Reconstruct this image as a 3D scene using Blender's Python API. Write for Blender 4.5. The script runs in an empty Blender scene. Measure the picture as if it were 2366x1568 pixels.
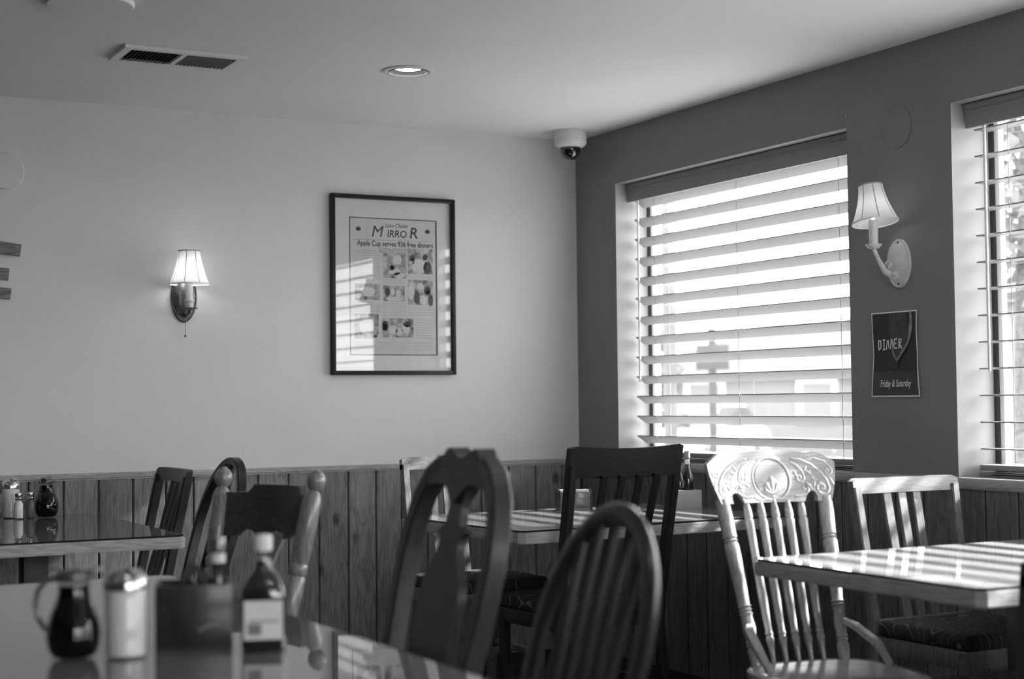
import bpy, bmesh, math, random
from mathutils import Vector, Matrix, noise as mnoise

random.seed(11)
SC = bpy.context.scene
COL = SC.collection
PI = math.pi

# ------------------------------------------------------------------ camera
cd = bpy.data.cameras.new('camera')
cam = bpy.data.objects.new('camera', cd)
COL.objects.link(cam)
R_ = Vector((0.88154413, -0.47197512, -0.01092879))
U_ = Vector((-0.00930515, -0.04051536, 0.99913559))
F_ = Vector((0.47200992, 0.88068042, 0.04010788))
cam.matrix_world = Matrix(((R_.x, U_.x, -F_.x, -3.88458), (R_.y, U_.y, -F_.y, -6.57187),
                           (R_.z, U_.z, -F_.z, 1.17141), (0, 0, 0, 1)))
cd.sensor_width = 36.0
cd.lens = 3631.7 / 2366 * 36.0
cd.clip_start = 0.05
cd.clip_end = 400
cd.dof.use_dof = True
cd.dof.focus_distance = 5.9
cd.dof.aperture_fstop = 2.4
SC.camera = cam

# ------------------------------------------------------------------ sky, sun, exposure
W = bpy.data.worlds.new('overcast_sky')
SC.world = W
W.use_nodes = True
wb = W.node_tree.nodes['Background']
wb.inputs[0].default_value = (1, 1, 1, 1)
wb.inputs[1].default_value = 6.5
sd = bpy.data.lights.new('sun', 'SUN')
sd.energy = 25.0
sd.angle = math.radians(2.2)
so = bpy.data.objects.new('sun', sd)
COL.objects.link(so)
so.rotation_euler = Vector((-1.0, 0.18, -0.60)).to_track_quat('-Z', 'Y').to_euler()
SC.view_settings.view_transform = 'Standard'
SC.view_settings.look = 'None'
SC.view_settings.gamma = 1.0
SC.view_settings.use_curve_mapping = False
SC.view_settings.exposure = 0.64

# windows along the right-hand wall, last two unseen and added for daylight: (y near corner, y far end)
WZ0, WZ1 = 0.900, 2.187
WINS = [(-0.362, -2.000), (-2.544, -4.600), (-5.144, -6.782), (-7.326, -8.964)]
for a, b in WINS:                      # sky portals: guide the daylight sampling, give no light
    pd = bpy.data.lights.new('window_portal', 'AREA')
    pd.shape = 'RECTANGLE'
    pd.size = WZ1 - WZ0
    pd.size_y = a - b
    pd.cycles.is_portal = True
    po = bpy.data.objects.new('window_portal', pd)
    COL.objects.link(po)
    po.location = (0.235, (a + b) / 2, (WZ0 + WZ1) / 2)
    po.rotation_euler = (0, PI / 2, 0)
pd = bpy.data.lights.new('window_portal', 'AREA')
pd.shape = 'RECTANGLE'
pd.size = 3.3
pd.size_y = WZ1 - WZ0
pd.cycles.is_portal = True
po = bpy.data.objects.new('window_portal', pd)
COL.objects.link(po)
po.location = (-2.45, -9.53, (WZ0 + WZ1) / 2)
po.rotation_euler = (PI / 2, 0, 0)

# ------------------------------------------------------------------ materials (the photograph is black and white)
def g(v, a=1.0):
    return (v, v, v, a)

def nodes(name):
    m = bpy.data.materials.new(name)
    m.use_nodes = True
    nt = m.node_tree
    return m, nt, nt.nodes['Principled BSDF']

def plain(name, v, rough=0.5, metal=0.0, coat=0.0, spec=0.5, vary=0.0, scale=8.0, bump=0.0, bscale=200.0):
    m, nt, p = nodes(name)
    p.inputs['Base Color'].default_value = g(v)
    p.inputs['Roughness'].default_value = rough
    p.inputs['Metallic'].default_value = metal
    p.inputs['Specular IOR Level'].default_value = spec
    p.inputs['Coat Weight'].default_value = coat
    p.inputs['Coat Roughness'].default_value = 0.08
    tc = nt.nodes.new('ShaderNodeTexCoord')
    if vary:
        n = nt.nodes.new('ShaderNodeTexNoise')
        n.inputs['Scale'].default_value = scale
        n.inputs['Detail'].default_value = 5
        r = nt.nodes.new('ShaderNodeValToRGB')
        r.color_ramp.elements[0].position = 0.3
        r.color_ramp.elements[1].position = 0.7
        r.color_ramp.elements[0].color = g(v * (1 - vary))
        r.color_ramp.elements[1].color = g(min(1, v * (1 + vary)))
        nt.links.new(tc.outputs['Object'], n.inputs['Vector'])
        nt.links.new(n.outputs['Fac'], r.inputs['Fac'])
        nt.links.new(r.outputs['Color'], p.inputs['Base Color'])
    if bump:
        n2 = nt.nodes.new('ShaderNodeTexNoise')
        n2.inputs['Scale'].default_value = bscale
        n2.inputs['Detail'].default_value = 3
        b = nt.nodes.new('ShaderNodeBump')
        b.inputs['Strength'].default_value = bump
        b.inputs['Distance'].default_value = 0.002
        nt.links.new(tc.outputs['Object'], n2.inputs['Vector'])
        nt.links.new(n2.outputs['Fac'], b.inputs['Height'])
        nt.links.new(b.outputs['Normal'], p.inputs['Normal'])
    return m

def wood(name, v, contrast=0.35, stretch=(22, 22, 1.6), rough=0.35, coat=0.3, rnd=False, knots=False, spec=0.5):
    """streaky grain along the stretched axis, finer dark lines, optional knots"""
    m, nt, p = nodes(name)
    L = nt.links.new
    tc = nt.nodes.new('ShaderNodeTexCoord')
    vec = tc.outputs['Object']
    if rnd:
        oi = nt.nodes.new('ShaderNodeObjectInfo')
        mul = nt.nodes.new('ShaderNodeMath'); mul.operation = 'MULTIPLY'
        mul.inputs[1].default_value = 37.0
        L(oi.outputs['Random'], mul.inputs[0])
        cmb = nt.nodes.new('ShaderNodeCombineXYZ')
        L(mul.outputs[0], cmb.inputs[0]); L(mul.outputs[0], cmb.inputs[2])
        add = nt.nodes.new('ShaderNodeVectorMath'); add.operation = 'ADD'
        L(vec, add.inputs[0]); L(cmb.outputs[0], add.inputs[1])
        vec = add.outputs[0]
    mp = nt.nodes.new('ShaderNodeMapping')
    mp.inputs['Scale'].default_value = stretch
    L(vec, mp.inputs['Vector'])
    n1 = nt.nodes.new('ShaderNodeTexNoise')
    n1.inputs['Scale'].default_value = 1.0
    n1.inputs['Detail'].default_value = 3
    n1.inputs['Distortion'].default_value = 0.6
    L(mp.outputs[0], n1.inputs['Vector'])
    # contour lines of the noise read as cathedral grain
    ml = nt.nodes.new('ShaderNodeMath'); ml.operation = 'MULTIPLY'; ml.inputs[1].default_value = 9.0
    L(n1.outputs['Fac'], ml.inputs[0])
    fr = nt.nodes.new('ShaderNodeMath'); fr.operation = 'PINGPONG'; fr.inputs[1].default_value = 0.5
    L(ml.outputs[0], fr.inputs[0])
    rp = nt.nodes.new('ShaderNodeValToRGB')
    rp.color_ramp.elements[0].position = 0.0
    rp.color_ramp.elements[0].color = g(v * (1 - contrast))
    rp.color_ramp.elements[1].position = 0.30
    rp.color_ramp.elements[1].color = g(v)
    e = rp.color_ramp.elements.new(0.5); e.color = g(v * (1 + 0.25 * contrast))
    L(fr.outputs[0], rp.inputs['Fac'])
    col = rp.outputs['Color']
    # fine fibre
    mp2 = nt.nodes.new('ShaderNodeMapping')
    mp2.inputs['Scale'].default_value = tuple(s * 6 for s in stretch)
    L(vec, mp2.inputs['Vector'])
    n2 = nt.nodes.new('ShaderNodeTexNoise'); n2.inputs['Scale'].default_value = 1.0; n2.inputs['Detail'].default_value = 2
    L(mp2.outputs[0], n2.inputs['Vector'])
    mr = nt.nodes.new('ShaderNodeMapRange')
    mr.inputs['From Min'].default_value = 0.3; mr.inputs['From Max'].default_value = 0.7
    mr.inputs['To Min'].default_value = 1 - contrast * 0.5; mr.inputs['To Max'].default_value = 1.1
    L(n2.outputs['Fac'], mr.inputs['Value'])
    mx = nt.nodes.new('ShaderNodeMix'); mx.data_type = 'RGBA'; mx.blend_type = 'MULTIPLY'
    mx.inputs[0].default_value = 1.0
    L(col, mx.inputs[6]); L(mr.outputs[0], mx.inputs[7])
    col = mx.outputs[2]
    if rnd:
        mr2 = nt.nodes.new('ShaderNodeMapRange')
        mr2.inputs['To Min'].default_value = 0.82; mr2.inputs['To Max'].default_value = 1.14
        L(oi.outputs['Random'], mr2.inputs['Value'])
        mx3 = nt.nodes.new('ShaderNodeMix'); mx3.data_type = 'RGBA'; mx3.blend_type = 'MULTIPLY'
        mx3.inputs[0].default_value = 1.0
        L(col, mx3.inputs[6]); L(mr2.outputs[0], mx3.inputs[7])
        col = mx3.outputs[2]
    if knots:
        mp3 = nt.nodes.new('ShaderNodeMapping'); mp3.inputs['Scale'].default_value = (7.5, 0.01, 4.6)
        L(vec, mp3.inputs['Vector'])
        vo = nt.nodes.new('ShaderNodeTexVoronoi'); vo.inputs['Scale'].default_value = 1.0
        vo.inputs['Randomness'].default_value = 0.9
        L(mp3.outputs[0], vo.inputs['Vector'])
        kr = nt.nodes.new('ShaderNodeValToRGB')
        kr.color_ramp.elements[0].position = 0.05; kr.color_ramp.elements[0].color = g(0.22)
        kr.color_ramp.elements[1].position = 0.18; kr.color_ramp.elements[1].color = g(1.0)
        e2 = kr.color_ramp.elements.new(0.11); e2.color = g(0.42)
        L(vo.outputs['Distance'], kr.inputs['Fac'])
        # only some of the cells hold a knot
        cs = nt.nodes.new('ShaderNodeSeparateColor'); L(vo.outputs['Color'], cs.inputs[0])
        lt = nt.nodes.new('ShaderNodeMath'); lt.operation = 'LESS_THAN'; lt.inputs[1].default_value = 0.72
        L(cs.outputs[0], lt.inputs[0])
        mx2 = nt.nodes.new('ShaderNodeMix'); mx2.data_type = 'RGBA'; mx2.blend_type = 'MULTIPLY'
        L(lt.outputs[0], mx2.inputs[0]); L(col, mx2.inputs[6]); L(kr.outputs['Color'], mx2.inputs[7])
        col = mx2.outputs[2]
    L(col, p.inputs['Base Color'])
    p.inputs['Roughness'].default_value = rough
    p.inputs['Coat Weight'].default_value = coat
    p.inputs['Coat Roughness'].default_value = 0.12
    p.inputs['Specular IOR Level'].default_value = spec
    return m

def thin_glass(name, tint=0.97, ior=1.5, rough=0.0):
    m = bpy.data.materials.new(name)
    m.use_nodes = True
    nt = m.node_tree
    nt.nodes.clear()
    o = nt.nodes.new('ShaderNodeOutputMaterial')
    mix = nt.nodes.new('ShaderNodeMixShader')
    f = nt.nodes.new('ShaderNodeFresnel')
    ge = nt.nodes.new('ShaderNodeNewGeometry')      # same reflectance on both sides of the sheet
    mr = nt.nodes.new('ShaderNodeMapRange')
    mr.inputs['To Min'].default_value = ior; mr.inputs['To Max'].default_value = 1 / ior
    nt.links.new(ge.outputs['Backfacing'], mr.inputs['Value'])
    nt.links.new(mr.outputs[0], f.inputs['IOR'])
    t = nt.nodes.new('ShaderNodeBsdfTransparent'); t.inputs[0].default_value = g(tint)
    gl = nt.nodes.new('ShaderNodeBsdfGlossy'); gl.inputs['Roughness'].default_value = rough
    nt.links.new(f.outputs[0], mix.inputs[0])
    nt.links.new(t.outputs[0], mix.inputs[1])
    nt.links.new(gl.outputs[0], mix.inputs[2])
    nt.links.new(mix.outputs[0], o.inputs[0])
    return m

def emit(name, v, s):
    m = bpy.data.materials.new(name)
    m.use_nodes = True
    nt = m.node_tree
    nt.nodes.clear()
    o = nt.nodes.new('ShaderNodeOutputMaterial')
    e = nt.nodes.new('ShaderNodeEmission')
    e.inputs[0].default_value = g(v); e.inputs[1].default_value = s
    nt.links.new(e.outputs[0], o.inputs[0])
    return m

def shade_mat(name, v):
    m = bpy.data.materials.new(name)
    m.use_nodes = True
    nt = m.node_tree
    nt.nodes.clear()
    o = nt.nodes.new('ShaderNodeOutputMaterial')
    mix = nt.nodes.new('ShaderNodeMixShader'); mix.inputs[0].default_value = 0.5
    d = nt.nodes.new('ShaderNodeBsdfDiffuse'); d.inputs[0].default_value = g(v)
    t = nt.nodes.new('ShaderNodeBsdfTranslucent'); t.inputs[0].default_value = g(v)
    nt.links.new(d.outputs[0], mix.inputs[1]); nt.links.new(t.outputs[0], mix.inputs[2])
    nt.links.new(mix.outputs[0], o.inputs[0])
    return m

def fabric(name, base, line):
    """dark upholstery with pale looping line pattern"""
    m, nt, p = nodes(name)
    L = nt.links.new
    tc = nt.nodes.new('ShaderNodeTexCoord')
    n = nt.nodes.new('ShaderNodeTexNoise'); n.inputs['Scale'].default_value = 7.0; n.inputs['Detail'].default_value = 0
    L(tc.outputs['Object'], n.inputs['Vector'])
    ml = nt.nodes.new('ShaderNodeMath'); ml.operation = 'MULTIPLY'; ml.inputs[1].default_value = 10.0
    L(n.outputs['Fac'], ml.inputs[0])
    pp = nt.nodes.new('ShaderNodeMath'); pp.operation = 'PINGPONG'; pp.inputs[1].default_value = 0.5
    L(ml.outputs[0], pp.inputs[0])
    r = nt.nodes.new('ShaderNodeValToRGB')
    r.color_ramp.elements[0].position = 0.0; r.color_ramp.elements[0].color = g(line)
    r.color_ramp.elements[1].position = 0.09; r.color_ramp.elements[1].color = g(base)
    e = r.color_ramp.elements.new(0.42); e.color = g(base * 1.8)
    L(pp.outputs[0], r.inputs['Fac']); L(r.outputs['Color'], p.inputs['Base Color'])
    p.inputs['Roughness'].default_value = 0.85
    p.inputs['Specular IOR Level'].default_value = 0.2
    return m

M = {}
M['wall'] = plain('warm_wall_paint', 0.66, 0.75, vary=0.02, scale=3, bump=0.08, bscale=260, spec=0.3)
M['wall2'] = plain('unseen_wall_paint', 0.08, 0.75, vary=0.02, scale=3, spec=0.3)  # unseen walls, darkened to cut bounced light
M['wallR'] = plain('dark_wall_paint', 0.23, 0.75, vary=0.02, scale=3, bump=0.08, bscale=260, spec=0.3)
M['reveal'] = plain('reveal_surface', 0.40, 0.7, vary=0.02, scale=4, spec=0.3)  # window reveals set paler than the wall face
M['ceil'] = plain('ceiling_paint', 0.80, 0.85, vary=0.02, scale=2, bump=0.12, bscale=180, spec=0.2)
M['floor'] = plain('dark_carpet', 0.02, 0.95, vary=0.3, scale=40, spec=0.1)
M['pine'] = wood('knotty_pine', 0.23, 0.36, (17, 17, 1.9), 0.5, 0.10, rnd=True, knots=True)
M['rail'] = wood('pine_rail', 0.36, 0.25, (3, 30, 30), 0.5, 0.1)
M['railR'] = wood('pine_sill', 0.36, 0.25, (30, 3, 30), 0.5, 0.1)
M['gap'] = plain('shadow_backing_board', 0.05, 0.9, vary=0.1)
M['oak'] = wood('honey_oak', 0.26, 0.35, (26, 26, 2.2), 0.30, 0.5)
M['oak_x'] = wood('honey_oak_cross', 0.15, 0.32, (2.4, 26, 26), 0.28, 0.6)
M['pale_oak'] = wood('pale_oak', 0.40, 0.22, (26, 26, 2.2), 0.26, 0.6)
M['pale_oak_x'] = wood('pale_oak_cross', 0.42, 0.16, (2.4, 26, 26), 0.25, 0.6)
M['oak_shade'] = wood('shaded_oak_cross', 0.055, 0.30, (2.4, 26, 26), 0.42, 0.1, spec=0.3)  # crest oak, darkened to carry the shade of facing away from the windows
M['dark'] = wood('dark_stain', 0.014, 0.35, (26, 26, 2.2), 0.42, 0.12, spec=0.3)
M['dark_x'] = wood('dark_stain_cross', 0.014, 0.35, (2.4, 26, 26), 0.42, 0.12, spec=0.3)
M['mid'] = wood('walnut_stain', 0.022, 0.35, (26, 26, 2.2), 0.32, 0.25, spec=0.4)
M['mid_x'] = wood('walnut_stain_cross', 0.022, 0.35, (2.4, 26, 26), 0.35, 0.2, spec=0.35)
M['umber'] = wood('umber_stain', 0.034, 0.35, (26, 26, 2.2), 0.40, 0.15, spec=0.35)
M['umber_x'] = wood('umber_stain_cross', 0.034, 0.35, (2.4, 26, 26), 0.40, 0.15, spec=0.35)
M['brown'] = wood('brown_stain', 0.17, 0.35, (26, 26, 2.2), 0.30, 0.5)
M['brown_x'] = wood('brown_stain_cross', 0.17, 0.35, (2.4, 26, 26), 0.30, 0.5)
M['tabletop'] = wood('table_pine', 0.33, 0.25, (14, 1.3, 14), 0.4, 0.2)
M['tableedge'] = wood('table_edge_pine', 0.42, 0.25, (3, 3, 26), 0.4, 0.2)
M['glass'] = thin_glass('clear_glass')
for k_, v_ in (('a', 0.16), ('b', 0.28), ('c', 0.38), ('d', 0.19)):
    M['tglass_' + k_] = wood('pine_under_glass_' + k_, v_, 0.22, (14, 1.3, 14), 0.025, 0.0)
M['jar'] = thin_glass('jar_glass', 0.95, 1.45)
M['glassedge'] = plain('glass_edge', 0.02, 0.1)
M['black'] = plain('black_metal', 0.012, 0.4, vary=0.2)
M['blackframe'] = plain('black_frame', 0.006, 0.4, spec=0.25, vary=0.2, scale=30)
M['white'] = plain('white_enamel', 0.72, 0.4, vary=0.03)
M['vinyl'] = plain('white_vinyl', 0.75, 0.45, vary=0.02)
M['darkframe'] = plain('dark_anodised', 0.03, 0.4, vary=0.1)
M['slat'] = plain('blind_slat', 0.24, 0.5, vary=0.03, scale=5)
M['valance'] = plain('blind_valance', 0.24, 0.5, vary=0.05, scale=5)
M['cord'] = plain('blind_cord', 0.35, 0.8, vary=0.1)
M['bronze'] = plain('aged_bronze', 0.10, 0.35, metal=0.7, vary=0.5, scale=60)
M['cream'] = plain('cream_metal', 0.66, 0.45, vary=0.08, scale=50)
M['shade'] = shade_mat('lamp_shade_fabric', 0.86)
M['rib'] = plain('shade_rib', 0.35, 0.8, vary=0.1)
M['chrome'] = plain('chrome', 0.62, 0.2, metal=1.0, vary=0.1, scale=30)
M['dullmetal'] = plain('dull_metal', 0.25, 0.35, metal=0.9, vary=0.2, scale=40)
M['syrup'] = plain('dark_syrup', 0.002, 0.08, spec=0.25, vary=0.1)
M['sugar'] = plain('white_sugar', 0.92, 0.9, vary=0.04, scale=90)
M['pepper'] = plain('ground_pepper', 0.14, 0.9, vary=0.5, scale=400)
M['sauce'] = plain('dark_sauce', 0.02, 0.1, coat=0.8, vary=0.1)
M['label'] = plain('paper_label', 0.80, 0.7, vary=0.04, scale=30)
M['labelgrey'] = plain('label_print', 0.22, 0.7, vary=0.1)
M['paper'] = plain('newsprint', 0.62, 0.8, vary=0.04, scale=20)
M['mat'] = plain('mat_board', 0.72, 0.8, vary=0.02, scale=12)
M['ink'] = plain('printing_ink', 0.06, 0.8, vary=0.1)
M['inkgrey'] = plain('faded_ink', 0.34, 0.8, vary=0.15, scale=300)
M['photo'] = plain('halftone_print', 0.36, 0.8, vary=0.75, scale=34)
M['poster'] = plain('poster_black', 0.016, 0.45, vary=0.2, scale=20)
M['posterlow'] = plain('poster_band', 0.045, 0.45, vary=0.2, scale=20)
M['posterwhite'] = plain('poster_white_ink', 0.85, 0.5, vary=0.05)
M['posterglass'] = plain('poster_glass_ink', 0.22, 0.5, vary=0.35, scale=60)
M['posterfill'] = plain('poster_wine_ink', 0.05, 0.5, vary=0.4, scale=40)
M['weathered'] = wood('weathered_board', 0.20, 0.5, (3, 40, 40), 0.8, 0.0)
M['domeblack'] = plain('smoked_dome', 0.006, 0.03, coat=1.0)
M['plastic'] = plain('white_plastic', 0.70, 0.4, vary=0.03)
M['ventdark'] = plain('vent_cavity', 0.02, 0.8, vary=0.2)
M['ventslat'] = plain('vent_slat', 0.25, 0.6, vary=0.1)
M['lamp'] = emit('downlight_lamp', 1, 40.0)
M['bulb'] = emit('sconce_bulb', 1, 20.0)
M['fabric'] = fabric('patterned_upholstery', 0.022, 0.16)
M['asphalt'] = plain('sunlit_pavement', 0.20, 0.9, vary=0.15, scale=3)
M['kerb'] = plain('kerb_concrete', 0.5, 0.9, vary=0.1)
M['leaf'] = plain('leaf_green', 0.14, 0.7, vary=0.5, scale=5)
M['bark'] = plain('bark', 0.10, 0.9, vary=0.4, scale=30)
M['postpaint'] = plain('porch_post_paint', 0.10, 0.7, vary=0.1)
M['siding'] = plain('house_siding', 0.20, 0.8, vary=0.05)
M['roof'] = plain('shingle_roof', 0.22, 0.9, vary=0.2, scale=14)
M['carwhite'] = plain('white_car_paint', 0.6, 0.25, coat=1.0, vary=0.02)
M['carsilver'] = plain('grey_car_paint', 0.16, 0.25, coat=1.0, vary=0.02)
M['carglass'] = plain('car_glass', 0.05, 0.05, coat=1.0)
M['tyre'] = plain('tyre_rubber', 0.02, 0.9, vary=0.2)
M['signface'] = plain('sign_back', 0.05, 0.6, vary=0.08)

# ------------------------------------------------------------------ mesh helpers
class G:
    def __init__(s):
        s.bm = bmesh.new()
    def box(s, x0, x1, y0, y1, z0, z1, bev=0.0, seg=2, mat=None):
        r = bmesh.ops.create_cube(s.bm, size=1.0)
        vs = r['verts']
        for v in vs:
            v.co = Vector(((x0 + x1) / 2 + v.co.x * (x1 - x0), (y0 + y1) / 2 + v.co.y * (y1 - y0), (z0 + z1) / 2 + v.co.z * (z1 - z0)))
        if bev:
            es = list({e for v in vs for e in v.link_edges})
            out = bmesh.ops.bevel(s.bm, geom=es, offset=bev, segments=seg, affect='EDGES', profile=0.6)
            vs = list({v for f in out['faces'] for v in f.verts} | {v for v in vs if v.is_valid})
        if mat is not None:
            for v in vs:
                v.co = mat @ v.co
        return s
    def rings(s, rings, closed=False, caps=True, smooth=True):
        bm = s.bm
        R = [[bm.verts.new(p) for p in r] for r in rings]
        n = len(R[0])
        cnt = len(R) if closed else len(R) - 1
        for i in range(cnt):
            a, b = R[i], R[(i + 1) % len(R)]
            for k in range(n):
                try:
                    f = bm.faces.new((a[k], a[(k + 1) % n], b[(k + 1) % n], b[k]))
                    f.smooth = smooth
                except ValueError:
                    pass
        if caps and not closed:
            try:
                bm.faces.new(list(reversed(R[0])))
                bm.faces.new(R[-1])
            except ValueError:
                pass
        return s
    def lathe(s, prof, n=24, mat=None, caps=True):
        """prof: (r, z)"""
        mat = mat or Matrix()
        rs = []
        for r, z in prof:
            r = max(r, 1e-4)
            rs.append([mat @ Vector((r * math.cos(2 * PI * k / n), r * math.sin(2 * PI * k / n), z)) for k in range(n)])
        return s.rings(rs, caps=caps)
    def turned(s, A, B, prof, n=14):
        """lathe along A-B, prof: (t 0..1, r)"""
        A, B = Vector(A), Vector(B)
        d = (B - A)
        q = d.to_track_quat('Z', 'Y').to_matrix()
        rs = []
        for t, r in prof:
            c = A + d * t
            rs.append([c + q @ Vector((r * math.cos(2 * PI * k / n), r * math.sin(2 * PI * k / n), 0)) for k in range(n)])
        return s.rings(rs)
    def sweep(s, path, w, h, up=(0, 0, 1), n=None, caps=True, smooth=True):
        """rectangular (n None, chamfered) or elliptical section; w across, h along 'up'; w,h scalars or lists"""
        P = [Vector(p) for p in path]
        m = len(P)
        W_ = w if isinstance(w, (list, tuple)) else [w] * m
        H_ = h if isinstance(h, (list, tuple)) else [h] * m
        up = Vector(up)
        rs = []
        for i in range(m):
            t = (P[min(i + 1, m - 1)] - P[max(i - 1, 0)]).normalized()
            sd_ = t.cross(up)
            if sd_.length < 1e-5:
                sd_ = t.cross(Vector((1, 0, 0)))
            sd_.normalize()
            nm = sd_.cross(t).normalized()
            a, b = W_[i] / 2, H_[i] / 2
            if n:
                rs.append([P[i] + sd_ * a * math.cos(2 * PI * k / n) + nm * b * math.sin(2 * PI * k / n) for k in range(n)])
            else:
                c = min(a, b) * 0.28
                pts = [(-a + c, -b), (a - c, -b), (a, -b + c), (a, b - c), (a - c, b), (-a + c, b), (-a, b - c), (-a, -b + c)]
                rs.append([P[i] + sd_ * x + nm * y for x, y in pts])
        return s.rings(rs, caps=caps, smooth=smooth)
    def panel(s, nu, nv, fn, thick):
        """fn(u 0..1, v 0..1) -> (point front); back face = front + thick(u,v) vector"""
        bm = s.bm
        Fr = [[bm.verts.new(fn(i / nu, j / nv)) for j in range(nv + 1)] for i in range(nu + 1)]
        Bk = [[bm.verts.new(Vector(fn(i / nu, j / nv, True)) + Vector(thick)) for j in range(nv + 1)] for i in range(nu + 1)]
        def q(a, b, c, d, sm=True):
            f = bm.faces.new((a, b, c, d)); f.smooth = sm
        for i in range(nu):
            for j in range(nv):
                q(Fr[i][j], Fr[i + 1][j], Fr[i + 1][j + 1], Fr[i][j + 1])
                q(Bk[i][j], Bk[i][j + 1], Bk[i + 1][j + 1], Bk[i + 1][j])
        for i in range(nu):
            q(Fr[i][0], Bk[i][0], Bk[i + 1][0], Fr[i + 1][0], False)
            q(Fr[i][nv], Fr[i + 1][nv], Bk[i + 1][nv], Bk[i][nv], False)
        for j in range(nv):
            q(Fr[0][j], Fr[0][j + 1], Bk[0][j + 1], Bk[0][j], False)
            q(Fr[nu][j], Bk[nu][j], Bk[nu][j + 1], Fr[nu][j + 1], False)
        return s
    def prism(s, poly, a, b, axis='y'):
        """polygon (u, v) extruded: axis y -> points (u, a..b, v); axis x -> (a..b, u, v); axis z -> (u, v, a..b)"""
        def P(u, v, w):
            return {'y': (u, w, v), 'x': (w, u, v), 'z': (u, v, w)}[axis]
        bm = s.bm
        A = [bm.verts.new(P(u, v, a)) for u, v in poly]
        B = [bm.verts.new(P(u, v, b)) for u, v in poly]
        n = len(poly)
        bm.faces.new(A); bm.faces.new(list(reversed(B)))
        for k in range(n):
            bm.faces.new((A[k], B[k], B[(k + 1) % n], A[(k + 1) % n]))
        return s
    def mesh(s, name):
        bmesh.ops.recalc_face_normals(s.bm, faces=s.bm.faces)
        me = bpy.data.meshes.new(name)
        s.bm.to_mesh(me); s.bm.free()
        try:
            me.set_sharp_from_angle(angle=math.radians(42))
        except Exception:
            pass
        return me
    def obj(s, name, mat, parent=None):
        me = s.mesh(name)
        me.materials.append(mat)
        return link(name, me, parent)

def link(name, me, parent=None):
    o = bpy.data.objects.new(name, me)
    COL.objects.link(o)
    if parent is not None:
        o.parent = parent
    return o

def tag(o, label, cat, group=None):
    o['label'] = label; o['category'] = cat
    if group:
        o['group'] = group
    return o

def struct(o):
    o['kind'] = 'structure'
    return o

def thing(name, label, cat, loc=(0, 0, 0), rotz=0.0, group=None):
    o = bpy.data.objects.new(name, None)
    o.empty_display_size = 0.05
    COL.objects.link(o)
    o.location = loc
    o.rotation_euler = (0, 0, rotz)
    return tag(o, label, cat, group)

def text_mesh(txt, size, shear=0.0, bold=0.0, align='CENTER', spacing=1.0, xs=1.0):
    c = bpy.data.curves.new('txt', 'FONT')
    c.body = txt; c.size = size; c.shear = shear; c.offset = bold
    c.align_x = align; c.align_y = 'CENTER'; c.space_character = spacing
    c.resolution_u = 3
    o = bpy.data.objects.new('txt', c)
    COL.objects.link(o)
    dg = bpy.context.evaluated_depsgraph_get()
    me = bpy.data.meshes.new_from_object(o.evaluated_get(dg))
    bpy.data.objects.remove(o)
    bpy.data.curves.remove(c)
    for v in me.vertices:
        v.co.x *= xs
    return me

# ------------------------------------------------------------------ room shell
CE = 2.44
XL, YF = -7.6, -9.4           # left wall, wall behind the camera
struct(G().box(XL, 0.24, YF, 0.14, -0.12, 0.0).obj('floor', M['floor']))
DLX, DLY = -1.412, -1.145
gc = G()
q_ = 0.13
gc.box(XL, DLX - q_, YF, 0.14, CE, CE + 0.12).box(DLX + q_, 0.24, YF, 0.14, CE, CE + 0.12)
gc.box(DLX - q_, DLX + q_, YF, DLY - q_, CE, CE + 0.12).box(DLX - q_, DLX + q_, DLY + q_, 0.14, CE, CE + 0.12)
def sq(k, n, r):
    a = 2 * PI * k / n
    c_, s_ = math.cos(a), math.sin(a)
    f = r / max(abs(c_), abs(s_))
    return c_ * f, s_ * f
n_ = 48
gc.rings([[Vector((DLX + sq(k, n_, q_)[0], DLY + sq(k, n_, q_)[1], z)) for k in range(n_)] if o_ else [Vector((DLX + 0.0765 * math.cos(2 * PI * k / n_), DLY + 0.0765 * math.sin(2 * PI * k / n_), z)) for k in range(n_)]
          for o_, z in ((1, CE), (0, CE), (0, CE + 0.12), (1, CE + 0.12))], closed=True, smooth=False)
struct(gc.obj('ceiling', M['ceil']))
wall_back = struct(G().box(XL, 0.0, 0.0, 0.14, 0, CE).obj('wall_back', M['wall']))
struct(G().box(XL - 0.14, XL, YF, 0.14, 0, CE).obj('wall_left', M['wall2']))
WF = (-4.1, -0.8)                      # unseen window added behind the camera for frontal daylight
wf = G()
wf.box(XL, WF[0], YF - 0.14, YF, 0, CE).box(WF[1], 0.24, YF - 0.14, YF, 0, CE).box(WF[0], WF[1], YF - 0.14, YF, 0, WZ0).box(WF[0], WF[1], YF - 0.14, YF, WZ1, CE)
struct(wf.obj('wall_front', M['wall2']))
fw_ = G()
for x in (WF[0], WF[0] + 1.08, WF[1] - 1.13, WF[1] - 0.05):
    fw_.box(x, x + 0.05, YF - 0.10, YF - 0.04, WZ0, WZ1)
fw_.box(WF[0], WF[1], YF - 0.10, YF - 0.04, WZ0, WZ0 + 0.05).box(WF[0], WF[1], YF - 0.10, YF - 0.04, WZ1 - 0.05, WZ1).box(WF[0], WF[1], YF - 0.10, YF - 0.04, 1.52, 1.56)
fw_ = struct(fw_.obj('window_5', M['darkframe']))
G().box(WF[0] + .01, WF[1] - .01, YF - 0.072, YF - 0.068, WZ0 + .01, WZ1 - .01).obj('pane', M['glass'], fw_)

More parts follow.
